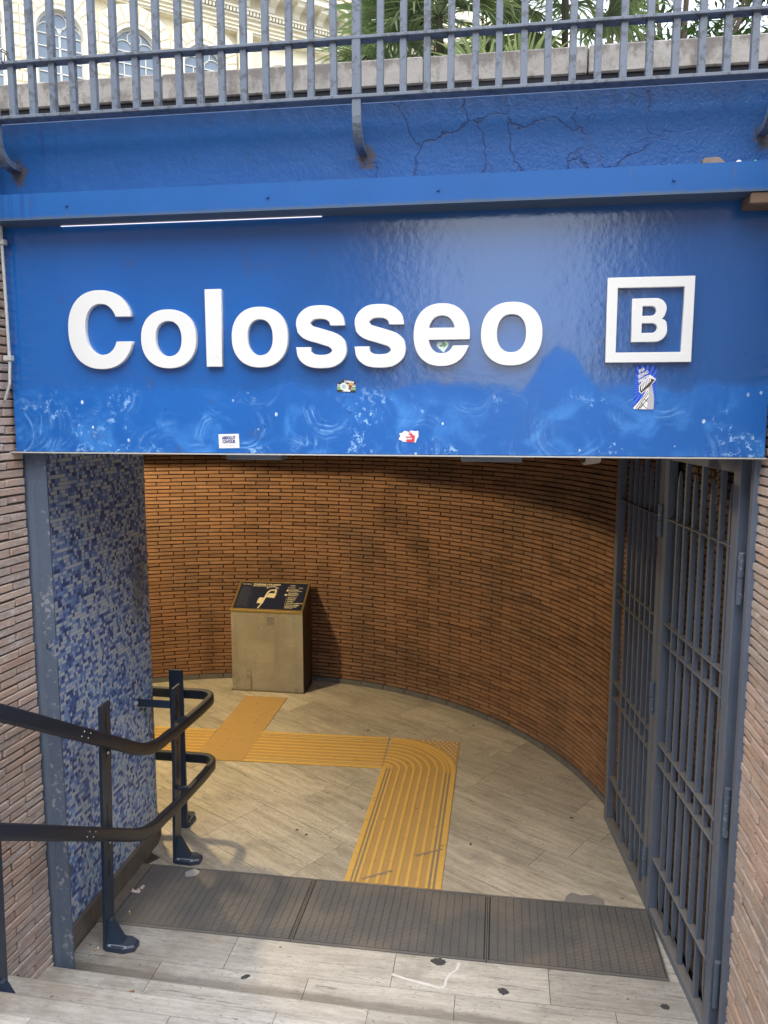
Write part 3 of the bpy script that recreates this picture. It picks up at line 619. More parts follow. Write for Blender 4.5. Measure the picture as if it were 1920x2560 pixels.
# --- ceiling, roof slab, corridor end, upper street level
g = M(); g.box(-7.2, 1.6, 3.36, 4.45, 2.80, 3.98); g.box(-7.2, 1.6, 4.45, 9.4, 3.2, 3.98); tag(g.build('ceiling', MAT['dark_concrete']), 'dark ceiling slab over the entrance hall', None, None, 'structure')
g = M(); g.prism([(-4.6, 6.9), (-3.48, 6.95), (-3.05, 7.09), (-2.1, 6.98), (-1.62, 6.38), (-1.5, 5.95), (-1.45, 5.25), (1.5, 5.25), (1.5, 8.6), (-4.6, 8.6)], 2.59, 3.195)  # added unseen slab, outline shaped to throw the lamp's shadow edge on the wall
tag(g.build('light_cut_slab', MAT['dark_concrete']), 'added unseen slab over the back of the hall, shaped to cut the lamp light', None, None, 'structure')
g = M(); g.box(-7.2, -7.0, 3.3, 9.4, -.2, 3.2); g.box(-7.0, -4.0, 3.2, 3.4, -.2, 3.2); tag(g.build('corridor_wall', MAT['concrete']), 'end wall of the side corridor', None, None, 'structure')
g = M()
g.box(-60, LX - .62, .93, 3.4, .9, 1.355); g.box(RX + .39, 60, .93, 3.4, .9, 1.355); g.box(-60, 60, -60, .9299, .9, 1.355)
tag(g.build('street', MAT['pavement']), 'street pavement at the top of the steps', None, None, 'structure')
for (a, b) in ((-30, LX - .43), (RX + .39, 30)):
    g = M(); g.box(a, b, 3.38, 3.8, .9, 4.05); tag(g.build('retaining_wall', MAT['brick_plain']), 'long retaining wall beside the entrance', None, None, 'structure')
g = M(); g.box(-90, 90, 6.5, 140, 4.40, 4.62); tag(g.build('terrace', MAT['asphalt']), 'raised terrace behind the parapet', None, None, 'structure')
g = M(); g.box(-30, 30, 6.55, 6.9, 3.9, 4.4); tag(g.build('retaining_wall', MAT['dark_concrete']), 'dark wall under the terrace', None, None, 'structure')
# --- blue fascia wall
g = M(); g.cbox(-2.30, 1.30, 3.172, 3.36, 3.70, 4.085, .004)
fascia = tag(g.build('blue_fascia', MAT['fascia_paint']), 'blue painted cracked wall strip under the iron fence', 'wall')

# ================================================================== BUILDING, TREES BEYOND THE FENCE
BAZ = R(51.1); bd = Vector((math.sin(BAZ), math.cos(BAZ), 0)); bn = Vector((bd.y, -bd.x, 0))     # along the facade / outward
d0 = FW + RT * ((146 - 960) / 1934) + UP * ((1280 - 100) / 1934); BO = cam.location + d0 * 40; BO.z = 0
def BF(u, out, z): p = BO + bd * u + bn * out; return (p.x, p.y, z)
SC = 1.538; ZS = 2.88 + (15.5 - 2.88) * SC      # springing height of the arches
build = thing('palazzo', BF(10, 0, 4.6), 'cream stone palazzo with rusticated round arched windows behind the fence', 'building')
m = M()
def bbox(m, u0, u1, o0, o1, z0, z1):
    vs = [BF(u, o, z) for z in (z0, z1) for o in (o0, o1) for u in (u0, u1)]
    m.add(vs, [(0, 2, 3, 1), (4, 5, 7, 6), (0, 1, 5, 4), (2, 6, 7, 3), (0, 4, 6, 2), (1, 3, 7, 5)])
bbox(m, -9, 40, -9, -.55, 4.6, 30); m.build('wall', MAT['cream_plaster'], build)
m = M(); bbox(m, -9, 9.75, -.55, 0, 4.6, ZS - 3.3); bbox(m, 9.75, 40, -.55, -.02, 4.6, ZS - .2); bbox(m, -9, 40, -.55, -.03, ZS + 2.32, ZS + 4.6)
m.build('wall', MAT['cream_plaster'], build)
rb = random.Random(5)
def frustum(m, quad, o0, o1, inset):      # pillow stone: quad in (u,z) pushed out with a bevelled face
    cu = sum(q[0] for q in quad) / len(quad); cz = sum(q[1] for q in quad) / len(quad); n = len(quad)
    def ins(q, d):
        v = Vector((q[0] - cu, q[1] - cz)); l = v.length; return (cu + v.x * (1 - d / l), cz + v.y * (1 - d / l))
    a = [BF(q[0], o0, q[1]) for q in quad] + [BF(q[0], .03, q[1]) for q in quad]; b = [BF(*(lambda t: (t[0], o1 - .055, t[1]))(ins(q, .035))) for q in quad]; c = [BF(*(lambda t: (t[0], o1, t[1]))(ins(q, inset))) for q in quad]
    m.add(a + b + c, [list(range(3 * n, 4 * n))] + [[k * n + i, k * n + (i + 1) % n, (k + 1) * n + (i + 1) % n, (k + 1) * n + i] for k in range(3) for i in range(n)])
CEN = [.1 + 3.82 * k for k in range(-1, 3)]; RW = 1.16; RA = 1.3; HALF = 1.91
for uc in CEN:
    # voussoirs
    nV = 13
    for k in range(nV):
        a0, a1 = math.pi * k / nV, math.pi * (k + 1) / nV
        def ro(a): return min(2.3, (HALF - .01) / max(.05, abs(math.cos(a))))
        q = [(uc + RA * math.cos(a0), ZS + RA * math.sin(a0)), (uc + ro(a0) * math.cos(a0), ZS + ro(a0) * math.sin(a0)), (uc + ro(a1) * math.cos(a1), ZS + ro(a1) * math.sin(a1)), (uc + RA * math.cos(a1), ZS + RA * math.sin(a1))]
        m = M(); frustum(m, q, -.6, .115, .13); m.build('voussoir', MAT['cream_stone'], build)
    for row in range(6):
        z1 = ZS - row * .56; z0 = z1 - .56
        for sgn in (-1, 1):
            sp_ = .0 if row % 2 else rb.choice([0, .0])
            parts = [(RA, HALF)] if row % 2 else [(RA, RA + .3), (RA + .3, HALF)]
            for a, b in parts:
                u0, u1 = sorted((uc + sgn * a, uc + sgn * (b - .005)))
                m = M(); frustum(m, [(u0 + .002, z0 + .002), (u1 - .002, z0 + .002), (u1 - .002, z1 - .002), (u0 + .002, z1 - .002)], -.6, .105, .12); m.build('ashlar_block', MAT['cream_stone'], build)
    # smooth archivolt band round the opening
    m = M(); vs = []; K = 24
    path = [(uc + math.cos(math.pi * k / K), ZS, math.sin(math.pi * k / K)) for k in range(K + 1)]
    ring = [(uc + RW, ZS - 3.4, 1, 0)] + [(uc + RW * math.cos(math.pi * k / K), ZS + RW * math.sin(math.pi * k / K), math.cos(math.pi * k / K), math.sin(math.pi * k / K)) for k in range(K + 1)] + [(uc - RW, ZS - 3.4, -1, 0)]
    for (u, z, cx_, cz_) in ring:
        w_ = RA - RW + .03
        vs += [BF(u, -.42, z), BF(u, .05, z), BF(u + cx_ * w_, .05, z + cz_ * w_), BF(u + cx_ * w_, -.42, z + cz_ * w_)]
    fs = [(i * 4 + j, i * 4 + (j + 1) % 4, i * 4 + 4 + (j + 1) % 4, i * 4 + 4 + j) for i in range(len(ring) - 1) for j in range(4)]
    m.add(vs, fs); m.build('archivolt', MAT['cream_light'], build)
    # window: frame with bars and circles, separate panes
    m = M()
    def bar(u0, z0, u1, z1, w_=.03, o0=-.36, o1=-.27):
        v = Vector((u1 - u0, z1 - z0)); nn = Vector((-v.y, v.x)).normalized() * w_
        q = [(u0 + nn.x, z0 + nn.y), (u0 - nn.x, z0 - nn.y), (u1 - nn.x, z1 - nn.y), (u1 + nn.x, z1 + nn.y)]
        m.prism(q, o0, o1, lambda a, b, d: BF(a, d, b))
    def arcbar(uc_, zc_, rad, a0, a1, w_=.03, n=20):
        for k in range(n):
            t0, t1 = a0 + (a1 - a0) * k / n, a0 + (a1 - a0) * (k + 1) / n
            bar(uc_ + rad * math.cos(t0), zc_ + rad * math.sin(t0), uc_ + rad * math.cos(t1), zc_ + rad * math.sin(t1), w_)
    arcbar(uc, ZS, RW - .05, 0, math.pi, .055); 
    for sgn in (-1, 1): bar(uc + sgn * (RW - .05), ZS - 3.3, uc + sgn * (RW - .05), ZS, .055)
    bar(uc, ZS - 3.3, uc, ZS + .25, .05)
    for sgn in (-1, 1):
        bar(uc + sgn * .58, ZS - 3.3, uc + sgn * .58, ZS, .028); arcbar(uc + sgn * .56, ZS, .53, 0, math.pi, .028, 14)
    arcbar(uc, ZS + .66, .37, 0, 2 * math.pi, .028, 20)
    for k in range(6): bar(uc - RW + .05, ZS - .02 - k * .62, uc + RW - .05, ZS - .02 - k * .62, .03)
    win = m.build('window', MAT['window_white'], build)
    for i in range(4):
        for j in range(5):
            u0 = uc - 1.13 + i * .565; m = M(); tl = rb.uniform(-.012, .012); z1 = ZS - .03 - j * .62
            m.add([BF(u0 + .01, -.33 + tl, z1 - .6), BF(u0 + .555, -.33 - tl, z1 - .6), BF(u0 + .555, -.33 - tl, z1), BF(u0 + .01, -.33 + tl, z1), BF(u0 + .01, -.345 + tl, z1 - .6), BF(u0 + .555, -.345 - tl, z1 - .6), BF(u0 + .555, -.345 - tl, z1), BF(u0 + .01, -.345 + tl, z1)], [(0, 1, 2, 3), (4, 7, 6, 5), (0, 4, 5, 1), (1, 5, 6, 2), (2, 6, 7, 3), (3, 7, 4, 0)])
            m.build('pane', MAT['window_glass'], win)
    m = M(); m.prism([(uc + 1.12 * math.cos(math.pi * k / 20), ZS + 1.12 * math.sin(math.pi * k / 20)) for k in range(21)], -.345, -.33, lambda a, b, d: BF(a, d, b)); m.build('pane', MAT['window_glass'], win)
# smooth bay with a blind arch, then mouldings, dentils, corbels and eaves
m = M(); vs = []
for (rr, oo) in ((1.75, .10), (1.35, .06)):
    K = 20; vs = []
    for k in range(K + 1):
        c_, s_ = math.cos(math.pi * k / K), math.sin(math.pi * k / K)
        vs += [BF(12.55 + rr * c_, -.1, ZS - .5 + rr * s_), BF(12.55 + rr * c_, oo, ZS - .5 + rr * s_), BF(12.55 + (rr - .22) * c_, oo, ZS - .5 + (rr - .22) * s_), BF(12.55 + (rr - .22) * c_, -.1, ZS - .5 + (rr - .22) * s_)]
    m.add(vs, [(i * 4 + j, i * 4 + (j + 1) % 4, i * 4 + 4 + (j + 1) % 4, i * 4 + 4 + j) for i in range(K) for j in range(4)])
m.build('blind_arch', MAT['cream_light'], build)
m = M()
for (z0, z1, o) in ((2.42, 2.50, .08), (2.62, 2.68, .10), (2.84, 2.92, .13), (3.10, 3.2, .2)): bbox(m, -9, 40, -.2, o, ZS + z0, ZS + z1)
bbox(m, 9.75, 10.6, -.2, .12, ZS - 3.3, ZS + 2.42)
m.build('moulding', MAT['cream_light'], build)
for k in range(118):
    u = -4 + k * .2; m = M(); bbox(m, u, u + .125, -.05, .34, ZS + 3.22, ZS + 3.42); m.build('dentil', MAT['cream_light'], build)
m = M(); bbox(m, -9, 40, -.2, .42, ZS + 3.42, ZS + 3.52); bbox(m, -9, 40, -.2, 1.35, ZS + 4.25, ZS + 4.6); bbox(m, -9, 40, -.2, 1.5, ZS + 4.6, ZS + 4.75); m.build('cornice', MAT['cream_light'], build)
for k in range(16):
    u = -4.0 + k * 1.55; m = M()
    m.prism([(0, ZS + 3.6), (.35, ZS + 3.62), (.5, ZS + 3.85), (1.1, ZS + 4.02), (1.2, ZS + 4.26), (0, ZS + 4.26)], u, u + .42, lambda a, b, d: BF(d, a, b)); m.build('corbel', MAT['cream_light'], build)
m = M(); bbox(m, -9.3, 40, -9, 1.2, ZS + 4.75, ZS + 5.0); m.build('roof', MAT['ochre_plaster'], build)

# --- palms
def palm_leaf_mesh(seed, n=30, spread=205):
    r = random.Random(seed); m = M()
    pl = r.uniform(.45, .8); m.tint = .5
    m.sweep([(0, 0, 0), (pl * .5, 0, pl * .04), (pl, 0, 0)], [(-.008, -.005), (.008, -.005), (.006, .006), (-.006, .006)])
    for k in range(n):
        a = R(-spread / 2 + spread * k / (n - 1) + r.uniform(-1.5, 1.5)); L = r.uniform(.52, .64) * (1 - .22 * abs(k / (n - 1) - .5) * 2); m.tint = r.random()
        w0 = .019; droop = r.uniform(.02, .16); roll = r.uniform(-.3, .3)
        dx, dy = math.cos(a), math.sin(a); sx, sy = -dy, dx; prev = None; base = Vector((pl, 0, 0)); vs = []
        for i, f in enumerate((0, .35, .7, 1.0)):
            ww = w0 * (.45 + 1.1 * f) if f < .5 else w0 * 1.5 * (1.02 - f) ** .7 + .001
            zz = .06 * f - droop * f * f * f * 1.6; c = base + Vector((dx * L * f, dy * L * f, zz))
            vs += [c + Vector((sx, sy, 0)) * ww + Vector((0, 0, ww * .5)), c, c - Vector((sx, sy, 0)) * ww + Vector((0, 0, ww * .5))]
        m.add(vs, [(i * 3 + j, i * 3 + j + 1, i * 3 + 4 + j, i * 3 + 3 + j) for i in range(3) for j in range(2)])
    return m.mesh('frond', MAT['palm_leaf'], recalc=False)
FR = [palm_leaf_mesh(40 + k) for k in range(6)]
def palm(loc, h, nf, seed, label, smin=.85, smax=1.2):
    r = random.Random(seed); t = thing('palm_tree', loc, label, 'palm', 'palms behind the parapet'); m = M(); b = Vector(loc)
    m.tube([b, b + Vector((.03, .02, h * .5)), b + Vector((.0, .0, h))], .04, 8); m.build('trunk', MAT['palm_stem'], t)
    for k in range(nf):
        az = 2.399 * k + r.uniform(-.3, .3); el = R(78 - 118 * (k + .5) / nf + r.uniform(-8, 8)); s = r.uniform(smin, smax)
        mt = Matrix.Translation(b + Vector((0, 0, h))) @ Matrix.Rotation(az, 4, 'Z') @ Matrix.Rotation(-el, 4, 'Y') @ Matrix.Rotation(r.uniform(-.6, .6), 4, 'X') @ Matrix.Diagonal((s, s, s, 1))
        inst('frond', r.choice(FR), t, mt)
palm((-.72, 8.6, 4.6), 2.35, 36, 1, 'fan palm with the fullest crown, directly right of the fence post')
palm((.58, 9.0, 4.6), 2.75, 30, 2, 'fan palm with a higher crown, right of the fullest palm')
palm((-1.22, 9.3, 4.6), 2.0, 22, 4, 'fan palm at the left, spreading leaves over the parapet beside the pale building', .9, 1.25)
palm((-.08, 7.7, 4.6), .75, 22, 3, 'low fan palm crouching just above the parapet between the two taller palms', .7, .95)
# --- leafy trees at the right
def tree(loc, h, clumps, seed, label, spread):
    r = random.Random(seed); b = Vector(loc); t = thing('leafy_tree', loc, label, 'tree', 'leafy trees beyond the terrace'); m = M()
    m.sweep([b, b + Vector((.1, 0, h * .3)), b + Vector((.05, .1, h * .55))], [(.2 * math.cos(k * .785), .2 * math.sin(k * .785)) for k in range(8)])
    cl = []
    for k in range(clumps):
        c = b + Vector((r.gauss(0, spread), r.gauss(0, spread * .8), h * r.uniform(.32, 1.0))); cl.append(c)
        if k % 2 == 0: m.tube([b + Vector((.05, .1, h * r.uniform(.3, .55))), (b + c) / 2 + Vector((0, 0, h * .2)), c], r.uniform(.025, .06), 5)
    m.build('trunk', MAT['bark'], t)
    m = M()
    for c in cl:
        rad = r.uniform(.45, 1.0); tb = r.random() * .5
        for i in range(int(150 * rad)):
            p = c + Vector((r.gauss(0, rad * .5), r.gauss(0, rad * .5), r.gauss(0, rad * .38))); q = Matrix.Rotation(r.uniform(0, 6.3), 3, 'Z') @ Matrix.Rotation(r.uniform(-1, 1), 3, 'X') @ Matrix.Rotation(r.uniform(-.6, .6), 3, 'Y')
            L = r.uniform(.09, .16); W_ = L * .3; m.tint = min(1, tb + r.random() * .5)
            m.add([p + q @ Vector(v) for v in ((0, -L, 0), (W_, -L * .2, .01), (0, L, 0), (-W_, -L * .2, .01))], [(0, 1, 2, 3)])
    m.build('crown', MAT['tree_leaf'], t, recalc=False)
tree((3.35, 17, 4.6), 8.5, 42, 8, 'green leafy tree just right of the palms, thin crown against the white sky', 1.25)
tree((5.7, 18, 4.6), 8.5, 44, 9, 'denser leafy tree near the top right corner', 1.3)
tree((7.9, 19, 4.6), 8.6, 40, 10, 'leafy tree cut by the right edge of the photo', 1.2)
# --- houses across the street behind the viewer (reflected in the glossy board, shading the stair)
for (x0, x1, y0, y1, h, lab) in ((-34, -4.6, -34, -24, 14, 'ochre house left of the gap across the street'), (5.0, 34, -34, -24, 12, 'ochre house right of the gap across the street')):
    t = thing('ochre_house', ((x0 + x1) / 2, y1, 1.35), lab, 'building', 'houses across the street')
    m = M(); m.box(x0, x1, y0, y1, 1.35, 4.05 + h); m.build('wall', MAT['ochre_plaster'], t)
    m = M(); m.box(x0 - .4, x1 + .4, y0, y1 + .5, 4.05 + h, 4.45 + h); m.build('roof', MAT['ochre_plaster'], t)
    x = x0 + 1.5
    while x < x1 - 2:
        for k in range(int(h / 3.6) + 1):
            m = M(); m.box(x, x + 1.1, y1 - .1, y1 + .03, 2.6 + k * 3.6, 4.4 + k * 3.6); m.build('window', MAT['far_glass'], t)
        x += 3.1
# --- parapet of pale stone slabs
par = thing('stone_parapet', (-.8, 4.62, 4.67), 'weathered grey stone parapet behind the iron fence', 'parapet')
xs = [-5.2, -3.55, -1.98, -.46, .42, 1.65, 3.2]
for a in (-5.0, 3.0): m = M(); m.box(a, a + .2, 4.52, 4.78, 3.97, 4.40); m.build('pier', MAT['dark_concrete'], par)
m = M(); m.box(-5.1, 3.1, 4.515, 4.76, 4.40, 4.6675); m.build('base', MAT['gap_shade_black'], par)  # near-black colour stands in for the shade under the slabs
for a, b in zip(xs[:-1], xs[1:]):
    m = M(); m.cbox(a + .004, b - .004, 4.5 + rng.uniform(-.004, .004), 4.8, 4.668, 4.812, .008); m.build('slab', MAT['parapet_stone'], par)

# ================================================================== SIGN, BEAM, FENCE
SX0, SX1, SZ0, SZ1, SY = -2.135, 1.007, 2.705, 3.70, 3.17
sign = thing('station_sign', (-.56, SY, SZ0), 'large glossy blue board with white raised letters reading Colosseo and a framed B', 'sign')
m = M(); m.cbox(SX0, SX1, SY, SY + .12, SZ0, SZ1, .003); m.build('board', MAT['sign_paint'], sign)
m = M(); m.box(SX0 - .03, SX1 + .006, SY - .004, SY + .11, SZ0 - .006, SZ0 - .0005); m.build('edge_strip', MAT['conduit_grey'], sign)
LT = .011
def ringpts(cx, cz, rx, rz, a0, a1, n=40, e=2.25):
    out = []
    for i in range(n + 1):
        t = a0 + (a1 - a0) * i / n; c, s_ = math.cos(t), math.sin(t)
        out.append((cx + rx * math.copysign(abs(c) ** (2 / e), c), cz + rz * math.copysign(abs(s_) ** (2 / e), s_)))
    return out
def ang_for(cz, rz, z, side, e=2.25): q = max(-1, min(1, (z - cz) / rz)); s_ = math.copysign(abs(q) ** (e / 2), q); a = math.asin(s_); return a if side > 0 else math.pi - a
letters = []
def oval(x0, x1, z0, z1, i0, i1, k0, k1):
    return [ringpts((x0 + x1) / 2, (z0 + z1) / 2, (x1 - x0) / 2, (z1 - z0) / 2, 0, 2 * math.pi, 56)[:-1], ringpts((i0 + i1) / 2, (k0 + k1) / 2, (i1 - i0) / 2, (k1 - k0) / 2, 0, 2 * math.pi, 48)[:-1]]
# C
cz = 3.226; a1 = ang_for(cz, .163, 3.281, 1); a0 = ang_for(cz, .163, 3.175, 1); b1 = ang_for(3.2275, .1075, 3.281, 1); b0 = ang_for(3.2275, .1075, 3.175, 1)
out = ringpts(-1.694, cz, .146, .163, a1, 2 * math.pi + a0, 60); inn = ringpts(-1.690, 3.2275, .075, .1075, b1, 2 * math.pi + b0, 60)
letters.append([out + inn[::-1]])
letters.append(oval(-1.511, -1.270, 3.064, 3.304, -1.449, -1.331, 3.111, 3.259))
letters.append([[(-1.224, 3.069), (-1.158, 3.069), (-1.158, 3.382), (-1.224, 3.382)]])
letters.append(oval(-1.112, -.875, 3.064, 3.307, -1.047, -.936, 3.111, 3.259))
def ess(x0, x1, z0, z1):
    P = [(.835, .688), (.80, .80), (.66, .885), (.47, .908), (.28, .885), (.145, .79), (.135, .67), (.24, .575), (.5, .507), (.755, .435), (.865, .33), (.85, .205), (.71, .115), (.5, .092), (.29, .115), (.155, .2), (.125, .327)]
    n = 80; pts = []
    for i in range(n + 1):
        t = i / n * (len(P) - 1); k = min(int(t), len(P) - 2); f = t - k
        p0, p1, p2, p3 = P[max(k - 1, 0)], P[k], P[k + 1], P[min(k + 2, len(P) - 1)]
        pts.append(tuple(.5 * (2 * p1[j] + (p2[j] - p0[j]) * f + (2 * p0[j] - 5 * p1[j] + 4 * p2[j] - p3[j]) * f * f + (3 * p1[j] - p0[j] - 3 * p2[j] + p3[j]) * f ** 3) for j in (0, 1)))
    W_, H_ = x1 - x0, z1 - z0; lft = []; rgt = []
    for i, (a, b) in enumerate(pts):
        q0, q1 = pts[max(i - 1, 0)], pts[min(i + 1, n)]; tx, tz = (q1[0] - q0[0]) * W_, (q1[1] - q0[1]) * H_; l = math.hypot(tx, tz); nx_, nz_ = -tz / l, tx / l
        hw = .0225 * (1.12 + .16 * abs(nx_) + (.12 if 30 < i < 50 else 0)); hwz = hw
        if i == 0 or i == n: nx_, nz_ = (-1 if i == n else 1) * 1.0, 0; hw = .030 if i == 0 else .0295
        lft.append((x0 + a * W_ + nx_ * hw, z0 + b * H_ + nz_ * hw)); rgt.append((x0 + a * W_ - nx_ * hw, z0 + b * H_ - nz_ * hw))
    if True:
        # keep terminal edges horizontal
        nx0 = lft[0], rgt[0]
        v1 = (lft[1][0] - rgt[1][0]) ; 
        if (lft[0][0] - rgt[0][0]) * v1 < 0: lft[0], rgt[0] = rgt[0], lft[0]
        vn = (lft[-2][0] - rgt[-2][0])
        if (lft[-1][0] - rgt[-1][0]) * vn < 0: lft[-1], rgt[-1] = rgt[-1], lft[-1]
    return [lft + rgt[::-1]]
letters.append(ess(-.833, -.633, 3.062, 3.305)); letters.append(ess(-.589, -.391, 3.062, 3.305))
# e : ring open at lower right, with bar
ex0, ex1, ez0, ez1 = -.353, -.131, 3.063, 3.306; exc, ezc = (ex0 + ex1) / 2, (ez0 + ez1) / 2
ao0 = ang_for(ezc, .1215, 3.167, 1); ao1 = ang_for(ezc, .1215, 3.141, 1)
outer = ringpts(exc, ezc, .111, .1215, ao0, 2 * math.pi + ao1, 60)
ixc, izc, irx, irz = -.2415, 3.186, .0545, .075
bi1 = ang_for(izc, irz, 3.141, 1); bi0 = ang_for(izc, irz, 3.167, -1)
innlow = ringpts(ixc, izc, irx, irz, 2 * math.pi + bi1, bi0 if bi0 > 0 else bi0 + 2 * math.pi, 24)
hole_a0 = ang_for(izc, irz, 3.211, 1); hole = ringpts(ixc, izc, irx, irz, hole_a0, math.pi - hole_a0, 26)
letters.append([outer + innlow, hole])
letters.append(oval(-.085, .151, 3.063, 3.306, -.025, .090, 3.112, 3.261))
def bee():
    x0, x1, z0, z1 = .489, .618, 3.148, 3.308; zm = 3.2305
    o = [(x0, z0), (x1 - .042, z0)] + [(x1 - .042 + .042 * math.sin(t), z0 + .0425 - .0425 * math.cos(t)) for t in [math.pi * .5 * k / 8 for k in range(1, 9)]]
    o += [(x1 - .001, z0 + .055)] + [(x1 - .024 + .02 * math.cos(t), zm - .012 + .012 * math.sin(t)) for t in (R(10), R(50), R(85))]
    zc2 = (zm + z1) / 2 + .001; o += [(x1 - .012, zm + .013)] + [(x1 - .046 + .041 * math.cos(t), zc2 + .0385 * math.sin(t)) for t in [R(-20 + 110 * k / 10) for k in range(11)]] + [(x0, z1)]
    h1 = [(.524, 3.243), (.5585, 3.243)] + [(.5585 + .0195 * math.cos(t), 3.2625 + .0195 * math.sin(t)) for t in [R(-90 + 180 * k / 10) for k in range(11)]] + [(.524, 3.282)]
    h2 = [(.5235, 3.179), (.563, 3.179)] + [(.563 + .0205 * math.cos(t), 3.1985 + .0195 * math.sin(t)) for t in [R(-90 + 180 * k / 10) for k in range(11)]] + [(.5235, 3.218)]
    return [o, h1, h2]
letters.append(bee())
for sp_ in letters:
    xs_ = [p[0] for q in sp_ for p in q]; zs_ = [p[1] for q in sp_ for p in q]
    me = curve_mesh(sp_, LT, .0015); place_mesh('letter', me, MAT['letter_white'], sign, front_at(0, SY - LT - .0015, 0))
me = curve_mesh([[(.395, 3.071), (.711, 3.071), (.711, 3.388), (.395, 3.388)], [(.430, 3.106), (.430, 3.352), (.677, 3.352), (.677, 3.106)]], LT, .0015)
place_mesh('emblem_frame', me, MAT['letter_white'], sign, front_at(0, SY - LT - .0015, 0))
# --- stickers
def sticker(name, x0, x1, z0, z1, mat, label, rot=0.0, y=SY - .0012, poly=None):
    t = thing(name, ((x0 + x1) / 2, y, z0), label, 'sticker'); cx, cz = (x0 + x1) / 2, (z0 + z1) / 2
    pl = poly or [(-(x1 - x0) / 2, -(z1 - z0) / 2), ((x1 - x0) / 2, -(z1 - z0) / 2), ((x1 - x0) / 2, (z1 - z0) / 2), (-(x1 - x0) / 2, (z1 - z0) / 2)]
    F = lambda a, b, d: (cx + a * math.cos(rot) - b * math.sin(rot), d, cz + a * math.sin(rot) + b * math.cos(rot))
    m = M(); m.prism(pl, y, y + .0008, F); m.build('backing', MAT[mat], t)
    def patch(nm, mt, pts, lay=1): m = M(); m.prism(pts, y - .0004 * lay, y - .0004 * lay + .0003, F); return m.build(nm, MAT[mt], t)
    def txt(s_, size, a, b, mt, bold=0, shear=0, xs=1.0, align='CENTER', lay=2, ro=0.0):
        me = text_mesh(s_, size, bold, shear, align, xs); return place_mesh('lettering', me, MAT[mt], t, Matrix.Translation(F(a, b, y - .0004 * lay)) @ FRONT @ Matrix.Rotation(rot + ro, 4, 'Z'))
    return patch, txt
pa, tx = sticker('sticker', -1.190, -1.100, 2.727, 2.787, 'paper_white', 'white rectangular sticker with blue lettering at the lower left of the blue board', R(1.5))
tx('ABSOLUT', .0175, 0, .008, 'ink_navy', .0009, 0, .78); tx('CAVOUR', .0175, 0, -.008, 'ink_navy', .0009, 0, .78); tx('contrada storta', .006, .006, -.021, 'ink_grey')
pa, tx = sticker('sticker', -.673, -.595, 2.960, 3.011, 'ink_black', 'small striped green and dark sticker with two badges below the middle letters', R(-2), poly=[(-.039, -.025), (.039, -.025), (.039, .019), (.0, .027), (-.012, .027), (-.039, .008)])
for (b0, b1, mt) in ((-.015, -.006, 'ink_green'), (-.003, .0005, 'paper_white'), (.004, .0065, 'paper_white')): pa('stripe', mt, [(-.0385, b0), (.0385, b0), (.0385, b1), (-.0385, b1)])
pa('badge', 'ink_pale', [(-.011 + .0155 * math.cos(t), -.002 + .0155 * math.sin(t)) for t in [R(20 * k) for k in range(18)]], 2); pa('badge', 'ink_grey', [(-.011 + .009 * math.cos(t), -.002 + .009 * math.sin(t)) for t in [R(20 * k) for k in range(18)]], 3)
pa('badge', 'paper_white', [(-.018, -.022), (.016, -.022), (.028, .006), (.007, .008), (.003, -.012)], 2); pa('badge', 'ink_brown', [(.009, -.014), (.018, -.016), (.026, .004), (.009, .006)], 3); pa('badge', 'ink_orange', [(.008, .006), (.027, .003), (.024, .011), (.011, .012)], 4)
tx('LAVIGNA', .0115, .011, .0135, 'paper_white', .0006, 0, .85, ro=R(-6))
pj = [(-.041 + rng.uniform(-.003, .003), -.012), (-.03, -.016), (-.022, -.021), (.0, -.022), (.03, -.024), (.035, -.008), (.041, .0), (.04, .024), (.028, .022), (.01, .025), (.0, .02), (-.018, .024), (-.026, .016), (-.039, .013), (-.034, .003)]
pa, tx = sticker('sticker', -.415, -.336, 2.754, 2.805, 'paper_white', 'torn white sticker with a red patch at the bottom centre of the blue board', 0, poly=pj)
pa('patch', 'ink_red', [(-.008, -.022), (.024, -.023), (.027, .002), (.018, .008), (.004, .022), (-.004, .018), (.002, .004), (-.012, .0)])
for k, (s_, sz, a, b) in enumerate((('the', .011, .0, .011), ('best', .012, -.004, .0), ('guest', .012, .0, -.011))): tx(s_, sz, a, b, 'paper_white', .0006, .2)
pa, tx = sticker('sticker', .512, .590, 2.890, 3.060, 'ink_blue', 'tall blue poster sticker with a black and white floodlight mast below the framed B', R(-1.2))
w2, h2 = .039, .085
for k in range(26):
    a0 = R(k * 360 / 26); a1 = R((k + .5) * 360 / 26)
    def edge(a):
        c, s_ = math.cos(a), math.sin(a); f = min((w2 - .0005) / max(1e-5, abs(c)), ((h2 - .0005 - .0 * 1) / max(1e-5, abs(s_)))); return (c * f, s_ * f)
    pa('ray', 'ink_azure', [(0, 0), edge(a0), edge(a1)], 1)
pa('mast', 'ink_grey', [(.004, -.0845), (.037, -.0845), (.0365, -.04), (.026, .008), (.012, .006)], 2)
pa('mast', 'paper_white', [(-.0385, -.0845), (.012, -.0845), (.016, -.02), (.012, .006), (-.008, -.04), (-.0385, -.078)], 3)
for (p0, p1) in (((-.03, -.0835), (.012, -.012)), ((-.022, -.0835), (.014, -.02)), ((-.012, -.06), (.012, -.082)), ((-.014, -.082), (.014, -.04)), ((-.002, -.045), (.014, -.055)), ((-.02, -.0835), (.013, -.045))):
    v = Vector((p1[0] - p0[0], p1[1] - p0[1])); nn = Vector((-v.y, v.x)).normalized() * .0011
    pa('strut', 'ink_black', [(p0[0] + nn.x, p0[1] + nn.y), (p0[0] - nn.x, p0[1] - nn.y), (p1[0] - nn.x, p1[1] - nn.y), (p1[0] + nn.x, p1[1] + nn.y)], 4)
